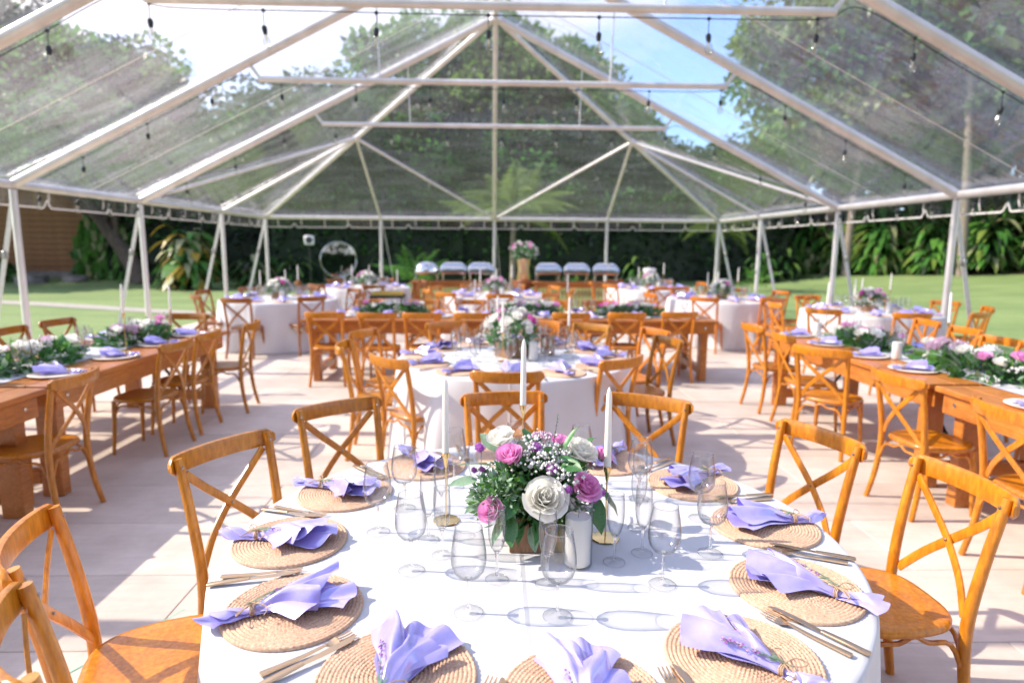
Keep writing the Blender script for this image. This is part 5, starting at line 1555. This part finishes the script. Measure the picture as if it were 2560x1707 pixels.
shrub(-9.6, 26.0, arch_mesh(21, 150, 2.0, .9, ('leaf_bright', 'leaf_mid', 'leaf_dark', 'leaf_cream'), .11, .9), SM, 'green arching shrub right of the yellow shrub', 1.0, 'arching_shrub')
shrub(-13.0, 28.5, arch_mesh(22, 150, 2.6, 1.0, ('leaf_mid', 'leaf_yellow', 'leaf_dark'), .11, .9), SM, 'dark shrub behind the leaning trunk', 1.1, 'arching_shrub')
def bush(x, y, s, look, seed, mats):
    rs = random.Random(seed); m = MB()
    for i in range(900):
        d = rdir(rs); d.z = abs(d.z); p = Vector((d.x, d.y, d.z)) * rs.uniform(.6, 1.0); e = (d + rdir(rs) * .7).normalized(); q = e.orthogonal().normalized()
        L = rs.uniform(.12, .26); leaf_quad(m, p, e, q, L, L * .45, rs.choice(mats))
    o = empty('leafy_bush', (x, y, ground_z(x, y)), rnd(0, 6), s); meshobj('foliage', m.mesh('foliage', 0), o); meshobj('stems', stems_mesh(seed, 6, 1.0), o); thing(o, look, 'bush')
bush(-17.6, 30.2, (1.7, 1.4, 3.4), 'bright leafy bush beside the timber building', 31, ('leaf_bright', 'leaf_bright', 'leaf_mid', 'leaf_cream'))
bush(-16.2, 31.5, (1.5, 1.3, 3.0), 'green leafy bush behind the leaning trunk', 32, ('leaf_bright', 'leaf_mid', 'leaf_mid'))
bush(-21.5, 27.6, (1.3, .9, .9), 'low green bush under the timber building', 33, ('leaf_mid', 'leaf_dark', 'leaf_bright'))
bush(-23.6, 27.4, (1.2, .9, 1.3), 'low dark bush at the left frame edge', 34, ('leaf_dark', 'leaf_mid'))

for i, (x, y, sc) in enumerate([(-8.3, 26.9, .75), (-6.4, 27.1, .6), (-0.6, 27.5, .7), (3.6, 27.4, .62), (6.4, 28.0, .8), (12.4, 29.3, .85), (14.2, 30.6, .9)]):
    shrub(x, y, (DKM[i % 2]), SM, 'dark arching fern at the foot of the hedge', sc, 'fern', 'ferns along the hedge')
# palms
def frond_mesh(seed, L=2.4, droop=.9, mat='leaf_palm', nl=26):
    rs = random.Random(seed); m = MB(); pts = []
    for k in range(13):
        u = k / 12; pts.append(Vector((0, L * u * (1 - .12 * droop * u), L * (.55 * u - .75 * droop * u * u))))
    m.tube(pts, [.020 * (1 - .8 * k / 12) for k in range(13)], mat, 5)
    for i in range(nl):
        u = .14 + .84 * i / (nl - 1); f = u * 12; k = min(int(f), 11); p = pts[k].lerp(pts[k + 1], f - k); t = (pts[k + 1] - pts[k]).normalized()
        for s in (-1, 1):
            d = (Vector((s, 0, 0)) * .85 + t * .65 + Vector((0, 0, -.25 - .3 * rs.random()))).normalized(); Ll = L * .26 * sin(pi * min(1, .18 + u * .80)) * rs.uniform(.85, 1.1)
            w = t * .020 * L * .5; e = p + d * Ll + Vector((0, 0, -.18 * Ll)); mid = p + d * Ll * .5
            m.add([p, mid + w, e, mid - w], [(0, 1, 2), (0, 2, 3)], mat)
    return m.mesh('frond', 0)
FR = [frond_mesh(1), frond_mesh(2, 2.4, 1.25), frond_mesh(3, 2.4, .5)]
FRB = [frond_mesh(4, 2.4, .7, 'leaf_bright', 20)]
def palm(x, y, H, n, L, look, seed, fr=FR, th=.11, lean=0.0):
    rs = random.Random(seed); o = empty('palm_tree', (x, y, ground_z(x, y) - .03)); m = MB()
    pts = spline([(0, 0, 0), (lean * .3, 0, H * .4), (lean, 0, H)], 5)
    m.tube(pts, [th * (1.25 - .45 * k / (len(pts) - 1)) for k in range(len(pts))], 'palm_bark', 8); meshobj('trunk', m.mesh('palm_trunk', 50), o)
    for i in range(n):
        a = i * 2.39996 + rs.uniform(-.3, .3); el = rs.uniform(-.25, .65) if i > n // 3 else rs.uniform(.5, 1.05)
        f = meshobj('frond', fr[i % len(fr)], o, (lean, 0, H), None, L / 2.4 * rs.uniform(.85, 1.1)); f.rotation_euler = (el, 0, a)
    return thing(o, look, 'palm', '', 'palms in the garden')
palm(.7, 24.0, 2.6, 20, 3.0, 'palm with pale arching fronds directly behind the central post', 1)
palm(8.8, 25.0, 2.35, 18, 1.9, 'slim trunk palm with drooping fronds at the right tent corner', 2, [FR[1]], .10)
palm(-2.55, 21.0, .45, 11, 1.7, 'small bright palm left of the chafing dishes', 3, FRB, .06)
palm(9.5, 22.8, .50, 9, 1.0, 'young bright plant on the right lawn', 4, FRB, .03)
palm(20.5, 27.5, 9.2, 20, 4.0, 'tall coconut palm in the upper right of the roof', 5, FR, .16, -.6)
palm(25.5, 25.0, 4.2, 18, 3.4, 'broad palm crown low at the right frame edge', 6, FR, .16)
palm(17.0, 30.5, 11.0, 18, 3.6, 'coconut palm against the sky right of the third rafter', 7, FR, .15, .5)
palm(-26.5, 30.0, 6.0, 14, 3.0, 'palm behind the timber building at far left', 8, FR, .16)

# mulch bed under the ginger shrubs
m = MB(); bd = spline([(13.2, 34.4, 0), (16.5, 31.8, 0), (20, 28.6, 0), (24.5, 25.2, 0), (31, 22.0, 0)], 6)
def bed(u, v):
    f = u * (len(bd) - 1); i = min(int(f), len(bd) - 2); p = bd[i].lerp(bd[i + 1], f - i); q = p + Vector((.55, .83, 0)) * (v * 6.5); return Vector((q.x, q.y, ground_z(q.x, q.y) + .03))
m.grid(bed, 40, 10, 'mulch'); structure(meshobj('soil_bed', m.mesh('soil_bed', 180)))

# ------------------------------------------------------------------ timber building, fence panel, rocks at the left
b = empty('timber_building', (-22.6, 31.6, 0), .04)
thing(b, 'brown horizontal timber clad building at far left beyond the lawn', 'building')
Lb, Hb = 7.6, 4.2
m = MB(); m.box((0, 0, Hb / 2 + .35), (Lb - .06, 3.4, Hb - .1), 'bark'); meshobj('wall', m.mesh('building_wall', 0), b)
m = MB(); m.box((0, -.02, .16), (Lb, 3.5, .42), 'stone'); meshobj('plinth', m.mesh('plinth', 0), b)
m = MB(); m.box((0, 0, 0), (Lb, .045, .225), 'siding_wood', Matrix.Rotation(.13, 3, 'X')); bm_ = m.mesh('siding_board', 0)
k = 0; z = .45
while z < Hb + .25: meshobj('siding_board', bm_, b, (0, -1.735 + rnd(-.004, .004), z)); z += .255
m = MB(); m.box((0, 0, 0), (.045, 3.4, .225), 'siding_wood', Matrix.Rotation(-.10, 3, 'Y')); bm_ = m.mesh('siding_board', 0); z = .45
while z < Hb + .25: meshobj('siding_board', bm_, b, (Lb / 2 + .005, 0, z)); z += .255
for sx in (-1, 1):
    m = MB(); m.box((sx * (Lb / 2 + .01), -1.74, Hb / 2 + .35), (.09, .09, Hb - .1), 'siding_wood'); meshobj('corner_board', m.mesh('corner_board', 0), b)
m = MB(); m.add([(-Lb / 2 - .4, -2.2, Hb + .28), (Lb / 2 + .4, -2.2, Hb + .28), (Lb / 2 + .4, 0, Hb + 1.2), (-Lb / 2 - .4, 0, Hb + 1.2), (-Lb / 2 - .4, 2.2, Hb + .28), (Lb / 2 + .4, 2.2, Hb + .28)], [(0, 1, 2, 3), (3, 2, 5, 4)], 'grey_box'); meshobj('roof', m.mesh('roof', 0), b)
g = empty('green_fence', (-18.0, 32.4, 0)); thing(g, 'dark teal green fence panel right of the timber building', 'fence')
m = MB(); m.box((0, 0, .72), (4.2, .05, .62), 'utility_green', None, .01); meshobj('panel', m.mesh('fence_panel', 0), g)
for x in (-2.05, 0, 2.05):
    m = MB(); m.box((x, .05, .55), (.08, .08, 1.1), 'utility_green'); meshobj('post', m.mesh('fence_post', 0), g)
u_ = empty('utility_cabinet', (-16.6, 31.0, 0)); thing(u_, 'low grey cabinet standing below the green fence', 'cabinet')
m = MB(); m.box((0, 0, .30), (1.1, .5, .56), 'grey_box', None, .02); meshobj('body', m.mesh('cabinet_body', 0), u_)
for s in (-1, 1):
    m = MB(); m.box((s * .27, -.256, .30), (.50, .012, .48), 'grey_box', None, .004); meshobj('door', m.mesh('cabinet_door', 0), u_)
def rock(x, y, s, seed, look):
    m = MB()
    def fn(u, v):
        th, ph = pi * u, 2 * pi * v; d = Vector((sin(th) * cos(ph), sin(th) * sin(ph), cos(th))); r = 1 + .35 * noise.noise(d * 1.6 + Vector((seed, 0, 0))) + .12 * noise.noise(d * 4 + Vector((seed, 3, 0)))
        return Vector((d.x * r, d.y * r, max(-.2, d.z * r)))
    m.grid(fn, 12, 18, 'stone', True)
    thing(meshobj('rock', m.mesh('rock', 180), None, (x, y, ground_z(x, y)), (0, 0, seed), s), look, 'rock')
rock(-22.0, 26.9, (1.6, .7, .45), 1, 'long dark rock at the lawn edge under the timber building')
rock(-19.4, 27.4, (1.1, .6, .40), 2, 'brown rock right of the long dark rock')
rock(-18.0, 28.0, (.6, .5, .28), 3, 'pale small rock at the corner of the timber building')
finish_labels()
